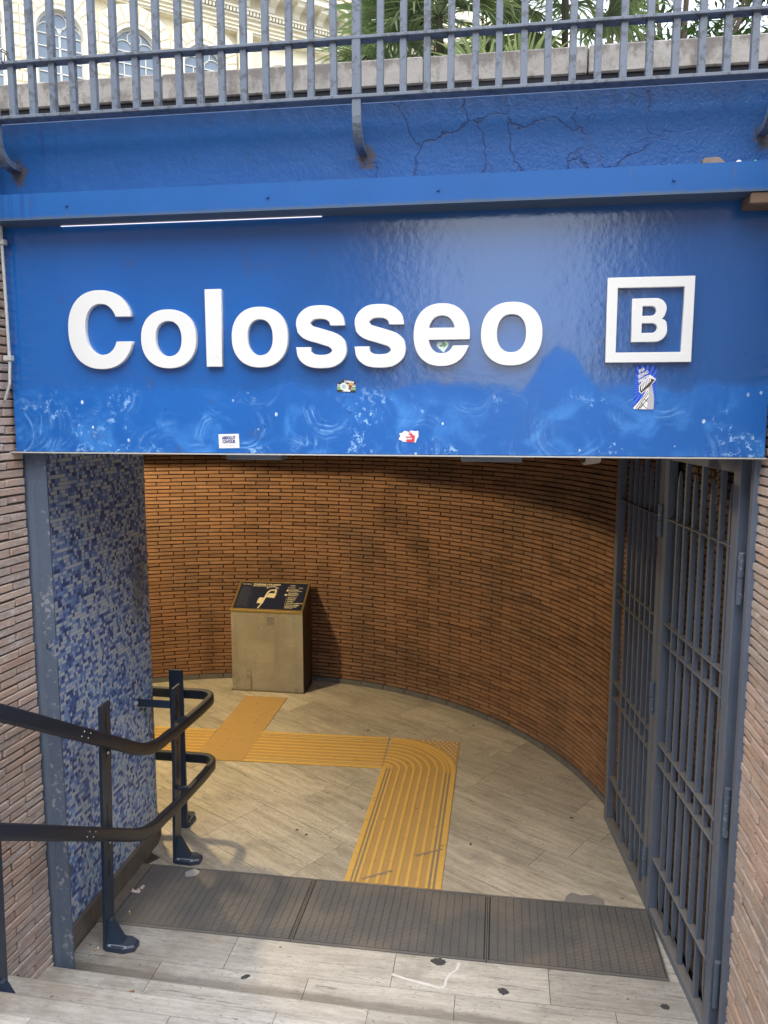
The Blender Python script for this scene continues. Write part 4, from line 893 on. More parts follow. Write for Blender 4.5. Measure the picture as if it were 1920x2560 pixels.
pa('lamp_head', 'paper_white', [(-.024, .006), (.016, .049), (.039, .032), (.022, .008), (-.012, -.026), (-.022, -.018)], 5); pa('lamp_head', 'ink_black', [(-.02, .004), (.012, .036), (.034, .03), (.018, .006), (-.014, -.022), (-.019, -.014)], 6)
for k in range(7):
    f = k / 6; cx_, cz_ = -.016 + .03 * f, .0 + .034 * f; pa('lamp', 'paper_white', [(cx_ - .001, cz_ + .006), (cx_ + .0035, cz_ + .006), (cx_ + .006, cz_ - .012), (cx_ + .002, cz_ - .012)], 7)
for s_, a, b, sz in (('IMA', -.015, .064, .0175), ('JEDNO', -.008, .049, .0165), ('MJESTO...', .0, .033, .0165)): tx(s_, sz, a, b - .004, 'paper_white', .0007, .25, .82, lay=5, ro=R(30))
hp = [(.024 * math.sin(t) ** 3 * 1.0, .0016 * (13 * math.cos(t) - 5 * math.cos(2 * t) - 2 * math.cos(3 * t) - math.cos(4 * t))) for t in [R(12 * k) for k in range(30)]]
pa, tx = sticker('sticker', -.263, -.213, 3.116, 3.168, 'ink_pale', 'pale green heart shaped sticker inside the letter e', R(8), poly=hp)
for k in range(9): a, b = rng.uniform(-.012, .012), rng.uniform(-.008, .014); pa('leaf_print', 'ink_green', [(a, b), (a + .006, b + .002), (a + .004, b + .007), (a - .003, b + .004)])
# --- steel beam over the board
beam = thing('steel_beam', (-.55, 3.1, 3.66), 'long blue steel beam running above the lettering with small bolts', 'beam')
m = M(); pr = [(3.05, 3.662), (3.171, 3.662), (3.171, 3.672), (3.058, 3.672), (3.058, 3.757), (3.171, 3.757), (3.171, 3.765), (3.05, 3.765)]
m.prism(pr, -3.2, 1.9, lambda a, b, d: (d, a, b)); m.build('channel', MAT['beam_paint'], beam)
for x in (-1.765, -.919, -.252, .600, -2.7, 1.4): m = M(); m.cone((x, 3.0505, 3.7125), (0, -1, 0), .0065, .0055, .007, 10); m.build('bolt', MAT['beam_paint'], beam, smooth=False)
lamp = thing('strip_lamp', (-1.29, 3.15, 3.655), 'lit white strip lamp under the left half of the blue beam', 'lamp')
m = M(); m.box(-1.862, -.73, 3.164, 3.1685, 3.6596, 3.6612); m.build('tube', MAT['tube_glow'], lamp)
# --- loose things on and under the beam
m = M(); m.prism([(-.038, 0), (.036, 0), (.04, .006), (.02, .026), (.01, .027), (-.03, .025), (-.037, .018)], -.028, .026, lambda a, b, d: (.738 + a, 3.095 + d + b * .3, 3.765 + b)); tag(m.build('stone', MAT['stone_brown']), 'brown wedge shaped stone lying on the blue beam', 'stone')
m = M(); m.cone((.828, 3.085, 3.7655), (0, 0, 1), .013, .010, .010, 14); m.cone((.828, 3.085, 3.7755), (0, 0, 1), .010, .004, .004, 14); tag(m.build('bottle_cap', MAT['paper_white'], smooth=False), 'white bottle cap on the beam right of the stone', 'cap', 'caps on the beam')
m = M(); m.cone((.882, 3.075, 3.7655), (.5, -.3, .8), .008, .007, .008, 12); tag(m.build('bottle_cap', MAT['cap_green']), 'small green cap on the beam near the right edge', 'cap', 'caps on the beam')
m = M(); m.cbox(.868, 1.3, 3.055, 3.168, 3.620, 3.661, .004); tag(m.build('wooden_block', MAT['wood']), 'weathered wooden block wedged under the right end of the blue beam', 'block')
# --- iron fence
fence = thing('iron_fence', (-.55, 3.045, 3.9), 'grey blue iron bar fence along the top of the entrance', 'fence')
ZB = 4.046; ZT = 4.253
m = M(); m.cbox(-3.6, 2.2, 3.018, 3.072, ZB, ZB + .013, .002); m.build('rail', MAT['fence_paint'], fence)
m = M(); m.cbox(-3.6, 2.2, 3.020, 3.070, ZT, ZT + .012, .002); m.build('rail', MAT['fence_paint'], fence)
m = M(); m.cbox(-3.6, 2.2, 3.020, 3.070, 5.3, 5.312, .002); m.build('rail', MAT['fence_paint'], fence)
POSTS = (-2.055, -.561, .925)
ax = -3.5
bars = [-.561 + k * .0880 for k in range(-32, 30)]
for x in bars:
    if any(abs(x - p) < .03 for p in POSTS): continue
    x += rng.uniform(-.002, .002); s_ = .0125; tl = rng.uniform(-.004, .004)
    m = M(); m.cbox(-s_, s_, -s_, s_, 0, 1.245, .0015, Matrix.Translation((x, 3.045, ZB + .0135)) @ Matrix.Rotation(tl, 4, 'Y')); m.build('bar', MAT['fence_paint'], fence)
for x in POSTS:
    hw = .0165 if x != -2.055 else .024
    m = M(); m.cbox(x - hw, x + hw, 3.022, 3.052, ZB + .0135, 5.35, .002); m.build('post', MAT['fence_paint'], fence)
    pth = [(x, 3.037, ZB - .001), (x, 3.037, 3.985)] + [(x, 3.037 + .08 * (1 - math.cos(t)), 3.985 - .085 * math.sin(t)) for t in [R(15 * k) for k in range(1, 7)]] + [(x, 3.176, 3.899)]
    m = M(); m.sweep(pth, [(-hw, -.013), (hw, -.013), (hw, .013), (-hw, .013)], up=Vector((0, 1, 1))); m.build('bracket', MAT['fence_paint'], fence)
# wire loops twisted round the left end of the fence
wt = thing('wire_loop', (-1.99, 3.0, 4.26), 'dark wire twisted round the rail at the left end of the iron fence', 'wire')
m = M(); m.tube([(-2.06 + .1 * k / 24 + .012 * math.sin(k * .9), 3.045 + .034 * math.cos(k * 1.05), 4.262 + .006 * math.sin(k * .7) + (.02 if k % 7 == 0 else 0)) for k in range(25)], .0022, 6); m.tube([(-1.975, 3.03, 4.30), (-1.99, 3.02, 4.31), (-2.0, 3.03, 4.305), (-1.985, 3.045, 4.302), (-1.97, 3.035, 4.306)], .002, 6)
m.build('wire', MAT['dark_iron'], wt)

# ================================================================== DOORWAY METALWORK
jamb = thing('door_frame', (-2.09, 3.262, 0), 'blue grey steel door jamb with a notch, between brick and mosaic', 'door frame', 'door frame posts')
m = M(); m.prism([(-2.116, -.02), (-2.050, -.02), (-2.050, 1.722), (-2.100, 1.768), (-2.100, 1.792), (-2.050, 1.828), (-2.050, 2.78), (-2.116, 2.78)], 3.256, 3.266, lambda a, b, d: (a, d, b)); m.build('plate', MAT['jamb_paint'], jamb)
m = M(); m.cbox(-2.205, -2.1165, 3.266, 3.30, -.02, 2.78, .002); m.build('flange', MAT['gate_paint'], jamb)
post = thing('door_frame', (1.01, 3.27, 0), 'narrow blue grey frame post carrying the gate hinges beside the right brick wall', 'door frame', 'door frame posts')
m = M(); m.cbox(.9985, 1.0235, 3.252, 3.292, -.02, 2.78, .002); m.build('upright', MAT['gate_paint'], post)
# gate folded open along the right side
GA = R(96.0959); gu = Vector((math.cos(GA), math.sin(GA), 0)); gn = Vector((-gu.y, gu.x, 0)); G0 = Vector((1.0, 3.3, 0))   # gn points into the hall
GM = Matrix(((gu.x, gn.x, 0, G0.x), (gu.y, gn.y, 0, G0.y), (0, 0, 1, 0), (0, 0, 0, 1)))      # local: u along, v toward hall, z
gate = thing('security_gate', (G0.x, G0.y, 0), 'blue grey folding bar gate opened inward on the right', 'gate')
GP = MAT['gate_paint']
def leaf(u0, u1, bars_, spears):
    lf = D.objects.new('gate_leaf', None); COL.objects.link(lf); lf.parent = gate; ORG[lf.name] = ORG[gate.name]
    for a, b in ((u0, u0 + .07), (u1 - .07, u1)):
        m = M(); m.cbox(a, b, -.05, 0, .0, 2.70, .003, GM); m.build('stile', GP, lf)
    for z0, z1 in ((0, .045), (2.625, 2.70)): m = M(); m.cbox(u0 + .0705, u1 - .0705, -.0495, -.0005, z0 + .0005, z1, .003, GM); m.build('rail', GP, lf)
    for z in (.356, .932, 1.046, 1.622, 1.736, 2.308): m = M(); m.cbox(u0 + .0705, u1 - .0705, -.046, -.004, z - .007, z, .0015, GM); m.build('crossbar', GP, lf)
    for u in bars_: m = M(); m.cbox(u - .011, u + .011, -.037, -.013, .0455, 2.6245, .0015, GM); m.build('bar', GP, lf)
    for u in spears:
        m = M(); vs = []
        zs = [(.085, .12), (.12, .6), (.20, 1), (.24, 1), (2.40, 1), (2.44, .85), (2.53, .75), (2.575, .15)]
        for z, f in zs:
            off = .006 if z > 2.43 else 0
            for (a, b) in ((-1, -1), (1, -1), (1, 1), (-1, 1)): vs.append(GM @ Vector((u + off + a * .011 * f, -.025 + b * .012 * (f if f > .2 else .3), z)))
        n = len(zs); m.add(vs, [(0, 1, 2, 3), (4 * n - 1, 4 * n - 2, 4 * n - 3, 4 * n - 4)] + [(i * 4 + j, i * 4 + (j + 1) % 4, i * 4 + 4 + (j + 1) % 4, i * 4 + 4 + j) for i in range(n - 1) for j in range(4)])
        m.build('spear_bar', GP, lf)
    return lf
l1 = leaf(.10, 1.088, (.335, .565, .79), (.222, .447, .672, .897)); l2 = leaf(1.098, 2.09, (1.285, 1.495, 1.715), (1.195, 1.39, 1.605, 1.825))
for z in (2.2, 1.19, .2):
    for a, b in ((0, .088), (.094, .18)):
        m = M(); m.cone(GM @ Vector((1.093, .012, z + a)), (0, 0, 1), .014, .014, b - a, 12); m.build('hinge', MAT['jamb_paint'], l2)
for z in (2.08, 1.04, .22):
    for a, b in ((0, .11), (.114, .22)):
        m = M(); m.cone((1.003, 3.36, z + a), (0, 0, 1), .0135, .0135, b - a, 12); m.build('hinge', MAT['jamb_paint'], l1)
m = M(); m.cbox(.965, 1.0, -.047, -.003, .93, 1.03, .002, Matrix.Translation((0, 0, 0)) @ GM) if False else m.cbox(.166, .1725, -.028, .0015, 1.47, 1.56, .002, GM); m.build('latch', MAT['leaf_brown'], l1)
pipe = thing('pipe', (1.03, 3.85, 1.38), 'beige pipe running down the dark wall behind the gate', 'pipe')
m = M(); m.tube([(1.02, 3.84, 2.8), (1.02, 3.85, 1.35)], .011, 10, up=Vector((0, 1, 0))); m.build('tube', MAT['beige_pipe'], pipe)
for z in (1.77, 1.40): m = M(); m.cbox(1.004, 1.05, 3.832, 3.868, z, z + .03, .003); m.build('clip', MAT['conduit_grey'], pipe)
# corrugated conduit down the left edge of the board
cd_ = thing('conduit', (-2.12, 3.13, 2.95), 'white corrugated cable conduit along the left edge of the blue board', 'conduit')
pth = [Vector(p) for p in ((-2.150, 3.11, 4.10), (-2.128, 3.11, 3.9), (-2.112, 3.12, 3.78), (-2.116, 3.13, 3.60), (-2.114, 3.13, 3.36), (-2.113, 3.13, 3.09), (-2.118, 3.128, 3.0), (-2.150, 3.135, 2.93))]
fine = []
for i in range(len(pth) - 1):
    n = max(2, int((pth[i + 1] - pth[i]).length / .0035))
    for k in range(n): fine.append(pth[i].lerp(pth[i + 1], k / n))
m = M(); vs = []; n = 8
for i, p in enumerate(fine):
    rr = .0072 if i % 2 else .006
    for k in range(n): vs.append(p + Vector((rr * math.cos(2 * math.pi * k / n), rr * math.sin(2 * math.pi * k / n), 0)))
m.add(vs, [(i * n + j, i * n + (j + 1) % n, (i + 1) * n + (j + 1) % n, (i + 1) * n + j) for i in range(len(fine) - 1) for j in range(n)]); m.build('hose', MAT['conduit_grey'], cd_)
for z in (3.10, 3.585): m = M(); m.cbox(-2.135, -2.100, 3.118, 3.145, z, z + .022, .002); m.build('clip', MAT['conduit_grey'], cd_)

# ================================================================== HANDRAIL
hr = thing('handrail', (-1.95, 3.6, 0), 'dark double handrail on flat posts, coming down the steps and looping back into the hall', 'handrail')
def rail_path(zl, yb):
    P = [(-3.0, 4.875, zl)]
    P += [(-2.02 + .0 * k, 4.875, zl) for k in (0,)]
    P += [(-2.015 + .112 * math.sin(R(a)), 4.763 + .112 * math.cos(R(a)), zl) for a in range(10, 96, 10)]
    P += [(-1.903, 4.6, zl), (-1.925, yb + .30, zl)]
    for k in range(13):
        y = yb + .2 - .4 * k / 12; t = (yb + .2 - y) / .4; z = zl + .585 * .2 * t * t
        P.append((-1.938, y, z))
    P.append((-1.965, yb - .2 - 3.2, zl + .585 * .2 + .585 * 3.2))
    return P
rp_ = []
w_, h_, c_ = .021, .034, .011
for (sx, sy, a0) in ((1, 1, 0), (-1, 1, 90), (-1, -1, 180), (1, -1, 270)):
    for k in range(4): a = R(a0 + 30 * k); rp_.append((sx * (w_ - c_) + c_ * math.cos(a), sy * (h_ - c_) + c_ * math.sin(a)))
for zl, yb in ((.955, 3.95), (.492, 3.88)):
    m = M(); m.sweep(rail_path(zl, yb), rp_); o = m.build('rail', MAT['rail_vinyl'], hr, smooth=True)
    o.data.polygons.foreach_set('use_smooth', [len(p.vertices) == 4 for p in o.data.polygons])
    for dy, dz in ((.035, .014), (.012, -.014), (-.018, .014), (-.042, -.014)):
        y = 3.262 + dy; z = zl + .585 * (yb - y) + dz; m = M(); m.cone((-1.920 - .002, y, z), (1, 0, 0), .0042, .0035, .0025, 8); m.build('rivet', MAT['steel'], hr)
def foot(x, y, z, dx=1, dy=0):
    ax_ = Vector((dx, dy, 0)); ay = Vector((-dy, dx, 0)); m = M(); O = Vector((x, y, z))
    pl = [(-.005, -.055), (.10, -.062), (.155, -.035), (.155, .02), (.11, .045), (-.005, .045)]
    def top(p): return (.0 + (p[0] + .005) * .93, p[1] * .86)
    n = len(pl); vs = [O + ax_ * a + ay * b for a, b in pl] + [O + ax_ * a + ay * b + Vector((0, 0, .026)) for a, b in pl] + [O + ax_ * top(p)[0] + ay * top(p)[1] + Vector((0, 0, .036)) for p in pl]
    m.add(vs, [list(range(n))[::-1], list(range(2 * n, 3 * n))] + [[k * n + i, k * n + (i + 1) % n, (k + 1) * n + (i + 1) % n, (k + 1) * n + i] for k in (0, 1) for i in range(n)])
    rb_ = [(.0, -.046), (.085, -.03), (.085, .02), (.0, .036)]; tp = [(.0, -.02), (.022, -.016), (.022, .012), (.0, .016)]
    vs = [O + ax_ * a + ay * b + Vector((0, 0, .034)) for a, b in rb_] + [O + ax_ * a + ay * b + Vector((0, 0, .155)) for a, b in tp]
    m.add(vs, [(0, 1, 2, 3), (7, 6, 5, 4)] + [(i, (i + 1) % 4, 4 + (i + 1) % 4, 4 + i) for i in range(4)])
    return m
def upright(x, y, z0, z1, lean=0.0, turn=0.0, wide=.098, stubs=(), foot_dir=(1, 0)):
    mt = Matrix.Translation((x, y, z0)) @ Matrix.Rotation(R(lean), 4, 'Y') @ Matrix.Rotation(turn, 4, 'Z')
    H_ = z1 - z0; m = M(); m.cbox(-.018, 0, -wide / 2, wide / 2, 0, H_, .002, mt); o = m.build('post', MAT['post_paint'], hr)
    m = M(); pass
    for (hw_, za, zb) in ((.004, H_ - .30, H_ - .05), (.009, H_ - .13, H_ - .10), (.0035, .55, .78), (.008, .782, .812), (.0035, .40, .50)):
        m = M(); m.cbox(.0004, .0014 if hw_ < .005 else .0018, -hw_, hw_, za, zb, .0004, mt); m.build('slot', MAT['black_plastic'], o)
    ft = foot(x + (.002 if foot_dir[0] else 0), y, z0, *foot_dir); ft.build('foot', MAT['post_paint'], o)
    m = M(); c = Vector((x, y, z0)) + (ft and Vector((0, 0, 0)))
    a, b = Vector((foot_dir[0], foot_dir[1], 0)), Vector((-foot_dir[1], foot_dir[0], 0))
    vs = []
    for (p, q) in ((.012, -.0525), (.118, -.0545)):
        vs += [Vector((x, y, z0)) + a * p + b * q + Vector((0, 0, .0285)), Vector((x, y, z0)) + a * p + b * (q + .007) + Vector((0, 0, .0372))]
    vs += [v + Vector((0, 0, .0015)) - b * .001 for v in vs]
    m.add(vs, [(4, 5, 7, 6), (0, 2, 3, 1), (0, 4, 6, 2), (1, 3, 7, 5), (0, 1, 5, 4), (2, 6, 7, 3)]); m.build('foot_edge', MAT['fixture_paint'], o)
    for z in stubs:
        m = M(); m.cbox(.0015, .088, -.017, .017, z - z0 - .008, z - z0 + .012, .003, mt); m.build('rail_bracket', MAT['post_paint'], o)
        m = M(); m.cone(mt @ Vector((.0015, .012, z - z0 - .055)), mt.to_3x3() @ Vector((1, 0, 0)), .0085, .006, .007, 10); m.build('bolt', MAT['steel'], o)
    return o
def zup(y): return .955 + .585 * max(0, 3.95 - y)
def zlo(y): return .492 + .585 * max(0, 3.88 - y)
upright(-2.052, 3.615, 0, 1.372, 1.6, 0, .098, (zup(3.615), zlo(3.615)))
upright(-2.018, 4.44, 0, 1.17, 1.6, 0, .098, (.955, .492))
upright(-2.052, 2.715, .34, 1.88, 1.2, 0, .098, (zup(2.715), zlo(2.715)))
upright(-2.158, 4.822, 0, 1.142, 0, R(90), .098, (), (0, 1))
for z in (.955, .492): m = M(); m.cbox(-2.185, -2.13, 4.8225, 4.853, z - .03, z - .005, .003); m.build('rail_bracket', MAT['post_paint'], hr)
m = M(); m.cbox(-2.235, -2.02, 4.402, 4.410, 1.035, 1.085, .002); m.build('wall_strap', MAT['post_paint'], hr)
m = M(); m.cone((-2.243, 4.398, 1.06), (.4, -1, .1), .014, .010, .01, 12); m.build('bolt', MAT['steel'], hr)
# raw hole with filler in the rounded mosaic corner below the strap
hole_ = thing('filler_patch', (-2.25, 4.55, .75), 'grey mortar patch with a silvery filled hole on the mosaic corner', 'patch')
m = M(); P = []
rr = random.Random(2)
for k in range(26): a = 2 * math.pi * k / 26; P.append((.095 * math.cos(a) * rr.uniform(.8, 1.1), .17 * math.sin(a) * rr.uniform(.85, 1.1)))
ring = []
def MS(s, zz, out): x, y, t = mp(s); return (x + math.sin(t) * out, y - math.cos(t) * out, zz)
s0 = MLA + .06; vs = [MS(s0, .82, .0035)] + [MS(s0 + a, .82 + b, .0016) for a, b in P]
m.add(vs, [(0, 1 + k, 1 + (k + 1) % 26) for k in range(26)]); m.build('mortar', MAT['concrete'], hole_)
m = M(); vs = [MS(s0 - .01, .80, .008)] + [MS(s0 - .01 + .024 * math.cos(2 * math.pi * k / 14), .80 + .055 * math.sin(2 * math.pi * k / 14), .003) for k in range(14)]; m.add(vs, [(0, 1 + k, 1 + (k + 1) % 14) for k in range(14)]); m.build('filler', MAT['steel'], hole_, smooth=True)

# ================================================================== HALL FURNITURE
KX0, KX1, KY0, KY1, KZ0, KZ1 = -2.722, -1.962, 7.458, 7.80, .862, 1.083
kiosk = thing('information_lectern', ((KX0 + KX1) / 2, 7.6, 0), 'worn brass lectern with a sloping navy station map panel', 'lectern')
m = M(); m.prism([(KY0, .012), (KY1, .012), (KY1, KZ1), (KY0, KZ0)], KX0, KX1 - .001, lambda a, b, d: (d, a, b)); m.build('body', MAT['brass'], kiosk)
m = M(); m.prism([(KY0 + .002, .014), (KY1, .014), (KY1, KZ1 - .004), (KY0 + .002, KZ0 - .004)], KX1 - .0008, KX1 + .001, lambda a, b, d: (d, a, b)); m.build('side_shade_sheet', MAT['brass_side'], kiosk)  # darker brass paints in the shade on the side away from the lamp
m = M(); m.cbox(KX0 - .012, KX1 + .012, KY0 - .012, KY1 + .003, -.004, .011, .002); m.build('base', MAT['brass_side'], kiosk)
sl = math.atan2(KZ1 - KZ0, KY1 - KY0); SLn = math.hypot(KZ1 - KZ0, KY1 - KY0); KW = KX1 - KX0
KM = Matrix.Translation((KX0, KY0, KZ0 + .001)) @ Matrix.Rotation(sl, 4, 'X')
m = M(); m.cbox(.018, KW - .018, .016, SLn - .014, 0, .005, .0015, KM); panel = m.build('panel', MAT['panel_navy'], kiosk)
for (a0, a1, b0, b1) in ((-.003, KW + .003, -.004, .0155), (-.003, KW + .003, SLn - .0135, SLn + .003), (-.003, .0175, .016, SLn - .014), (KW - .0175, KW + .003, .016, SLn - .014)):
    m = M(); m.cbox(a0, a1, b0, b1, 0, .008, .002, KM); m.build('trim', MAT['brass_trim'], kiosk)
m = M(); m.cbox(KX0 - .003, KX1 + .003, KY0 - .006, KY0 - .0005, KZ0 - .022, KZ0 + .002, .002); m.build('trim', MAT['brass_trim'], kiosk)
PW, PH = KW - .05, SLn - .045
def kq(a, b): return Vector((.025 + a * PW, .022 + b * PH, .0054))
def kshape(nm, mt, pts, lay=1): m = M(); m.prism([(kq(a, b).x, kq(a, b).y) for a, b in pts], .0052 + lay * .0003, .0054 + lay * .0003, lambda a, b, d: tuple(KM @ Vector((a, b, d)))); m.build(nm, MAT[mt], panel)
def ktext(s_, size, a, b, mt='print_cream', bold=.0006, al='LEFT', xs=1.0): me = text_mesh(s_, size, bold, 0, al, xs); v = kq(a, b); place_mesh('lettering', me, MAT[mt], panel, KM @ Matrix.Translation((v.x, v.y, .0058)))
ktext('STAZIONE COLOSSEO', .030, .18, .915, bold=.0012, xs=.98); ktext('COLOSSEO STATION', .017, .18, .862); ktext('PIANO ATRIO B', .014, .01, .925)
ktext('LEGENDA', .014, .74, .915); ktext('SEI QUI', .015, .76, .83); ktext('SCALE', .015, .89, .83)
for k, (a, b, t_) in enumerate(((.75, .75, 'SCALA MOBILE'), (.75, .70, 'ESCALATOR DOWN'), (.75, .62, 'SCALA MOBILE'), (.75, .57, 'IN SALITA TUTTI'), (.75, .52, 'ESCALATOR UP'), (.74, .43, '1  BIGLIETTERIA'), (.74, .36, '2  ASCENSORE'), (.74, .29, '3  TORNELLI'), (.74, .22, '4  BANCHINA LAURENTINA'), (.74, .15, '5  BANCHINA REBIBBIA'), (.75, .09, 'USCITA COLOSSEO'), (.75, .04, 'VIA DEI FORI'))): ktext(t_, .0165, a, b, xs=.92)
kshape('symbol', 'print_cream', [(.72, .83), (.745, .83), (.745, .86), (.72, .86)])
kshape('symbol', 'print_cream', [(.71, .70), (.74, .70), (.745, .77), (.715, .77)]); kshape('symbol', 'print_cream', [(.70, .53), (.735, .53), (.74, .59), (.705, .59)])
for k in range(14): ktext(rng.choice(['PERCORSO TATTILE', 'VERSO LA BANCHINA', 'GRADINI E SCALE', 'INGRESSO ATRIO']), .013, .02, .80 - k * .055, 'print_dim')
for (w0, seq) in ((.018, [(.36, .0), (.385, .13), (.41, .25)]), (.03, [(.40, .25), (.42, .42), (.43, .55), (.445, .66), (.47, .72), (.55, .74), (.555, .62)])):
    for (p, q) in zip(seq[:-1], seq[1:]):
        v = Vector((q[0] - p[0], (q[1] - p[1]) * .6)); nn = Vector((-v.y, v.x)).normalized() * w0 * .5; nn.y /= .6
        kshape('map_path', 'print_cream', [(p[0] + nn.x, p[1] + nn.y), (p[0] - nn.x, p[1] - nn.y), (q[0] - nn.x, q[1] - nn.y), (q[0] + nn.x, q[1] + nn.y)], 2)
kshape('map_hall', 'print_cream', [(.44, .44), (.56, .42), (.575, .60), (.46, .60)], 3); kshape('map_hall', 'print_cream', [(.32, .20), (.41, .19), (.42, .42), (.34, .42), (.325, .34)], 3); kshape('map_hall', 'print_cream', [(.53, .74), (.555, .74), (.555, .79), (.535, .79)], 3)
for k in range(8):
    a0, a1 = R(150 - 15 * k), R(150 - 15 * (k + 1)); c = (.49, .72)
    kshape('map_arc', 'print_cream', [(c[0] + .11 * math.cos(a0), c[1] + .16 * math.sin(a0)), (c[0] + .11 * math.cos(a1), c[1] + .16 * math.sin(a1)), (c[0] + .10 * math.cos(a1), c[1] + .135 * math.sin(a1)), (c[0] + .10 * math.cos(a0), c[1] + .135 * math.sin(a0))], 2)
m = M(); m.prism([(-.05, -.05), (.05, -.048), (.048, .05), (-.052, .046)], KY0 - .0012, KY0 - .0004, lambda a, b, d: (-2.30 + a * .78, d, .755 + b * .9)); o = m.build('sticker', MAT['sticker_grey'], None); tag(o, 'grey faded square sticker on the front of the brass lectern', 'sticker')
# --- tactile paving
T0, T1, TY0, TYC = -.908, -.308, 4.366, 5.905
RIB = [(0, .036, .0), (.048, .060, 0), (.074, .092, 0), (.132, .152, 0), (.192, .212, 0), (.252, .273, 0), (.312, .333, 0), (.376, .397, 0), (.442, .462, 0), (.500, .518, 0), (.533, .547, 0), (.562, .6, 0)]
GRO = [(.036, .048), (.060, .074), (.518, .533), (.547, .562)]
BT, RT_ = .004, .0075
tag_g = 'yellow tactile paving in the hall'
ts = thing('tactile_strip', ((T0 + T1) / 2, 5.1, 0), 'ribbed yellow tactile strip running from the doormat into the hall', 'tactile paving', tag_g)
m = M(); m.box(T0, T1, TY0, TYC - .001, -.001, BT); m.build('plate', MAT['tactile_base'], ts)
for a, b, _ in RIB: m = M(); m.cbox(T0 + a, T0 + b, TY0, TYC - .001, BT - .001, RT_, .0012); m.build('rib', MAT['tactile_rib'], ts)
for a, b in GRO: m = M(); m.box(T0 + a, T0 + b, TY0, TYC - .002, BT - .001, BT + .0007); m.build('groove', MAT['tactile_groove'], ts)
for (x0, y0, x1, y1) in ((-.80, 4.40, -.63, 4.51), (-.50, 4.70, -.33, 4.80)):
    v = Vector((x1 - x0, y1 - y0)); nn = Vector((-v.y, v.x)).normalized() * .008; m = M(); m.prism([(x0 + nn.x, y0 + nn.y), (x0 - nn.x, y0 - nn.y), (x1 - nn.x, y1 - nn.y), (x1 + nn.x, y1 + nn.y)], BT, RT_ + .0008); m.build('cut', MAT['tactile_groove'], ts)
tc = thing('tactile_corner', (T0 + .3, TYC + .3, 0), 'square yellow tactile tile with curved ribs and pale studs at the turn', 'tactile paving', tag_g)
m = M(); m.box(T0, T1, TYC + .0005, TYC + .6, -.001, BT); m.build('plate', MAT['tactile_base'], tc)
for a, b, _ in RIB:
    m = M(); n = 18; vs = []
    for k in range(n + 1):
        t = math.pi / 2 * k / n
        for rr in (max(a, .0005), b):
            for z in (BT - .001, RT_): vs.append((T0 + rr * math.cos(t), TYC + .0005 + rr * math.sin(t), z))
    fs = []
    for k in range(n): q = k * 4; fs += [(q + 1, q + 5, q + 7, q + 3), (q, q + 4, q + 5, q + 1), (q + 2, q + 3, q + 7, q + 6)]
    m.add(vs, fs); m.build('rib', MAT['tactile_rib'], tc)
for i in range(11):
    for j in range(11):
        x, y = T1 - .022 - i * .042 - (.021 if j % 2 else 0), TYC + .578 - j * .042 * .9
        if math.hypot(x - T0, y - TYC) > .63: m = M(); m.cone((x, y, BT), (0, 0, 1), .0095, .006, .004, 10); m.build('stud', MAT['tactile_stud'], tc)
HM = Matrix.Translation((T0, TYC, 0)) @ Matrix.Rotation(R(2.0), 4, 'Z')
th = thing('tactile_strip', (-1.5, 6.2, 0), 'ribbed yellow tactile strip running across the hall between the corner tile and the plain pad', 'tactile paving', tag_g)
th2 = thing('tactile_strip', (-3.2, 6.15, 0), 'ribbed yellow tactile strip going off behind the mosaic wall, left of the plain pad', 'tactile paving', tag_g)
for (t_, xa, xb) in ((th, -1.165, -.0015), (th2, -3.2, -1.585)):
    m = M(); m.box(xa, xb, 0.0, .6, -.001, BT, HM); m.build('plate', MAT['tactile_base'], t_)
    for a, b, _ in RIB: m = M(); m.cbox(xa, xb, a, b, BT - .001, RT_, .0012, HM); m.build('rib', MAT['tactile_rib'], t_)
    for a, b in GRO: m = M(); m.box(xa, xb, a, b, BT - .001, BT + .0007, HM); m.build('groove', MAT['tactile_groove'], t_)
m = M(); m.prism([(-2.492, 5.845), (-2.076, 5.862), (-2.095, 7.31), (-2.53, 7.30)], -.001, .006); tag(m.build('tactile_pad', MAT['tactile_base']), 'plain worn yellow pad leading to the brass lectern', 'tactile paving', tag_g)
# --- entrance mats
for i, (x0, x1, lab) in enumerate(((-2.163, -1.0925, 'black ribbed doormat panel on the left, beside the handrail post'), (-1.0885, -.0265, 'black ribbed doormat panel in the middle, touching the yellow strip'), (-.0225, .903, 'black ribbed doormat panel on the right, running under the gate'))):
    t = thing('doormat', ((x0 + x1) / 2, 4.07, 0), lab, 'doormat', 'doormats in the doorway')
    m = M(); m.box(x0, x1, 3.783, 4.359, -.012, -.006); m.build('tray', MAT['mat_dark'], t)
    for (a, b, c, d) in ((x0, x1, 3.783, 3.794), (x0, x1, 4.350, 4.359), (x0, x0 + .007, 3.7945, 4.3495), (x1 - .007, x1, 3.7945, 4.3495)): m = M(); m.cbox(a, b, c, d, -.005, .0065, .001); m.build('border', MAT['mat_rubber'], t)
    m = M(); y = 3.803; cell = (x1 - x0 - .026) / round((x1 - x0) / .046)
    while y < 4.338:
        x = x0 + .013
        while x < x1 - .02: m.box(x + .0012, x + cell - .0012, y, y + .0066, -.007, .0058 + rng.uniform(-.0004, .0004)); x += cell
        y += .0108
    tag(m.build('ribs', MAT['mat_rubber'], t, recalc=False), kind='stuff')
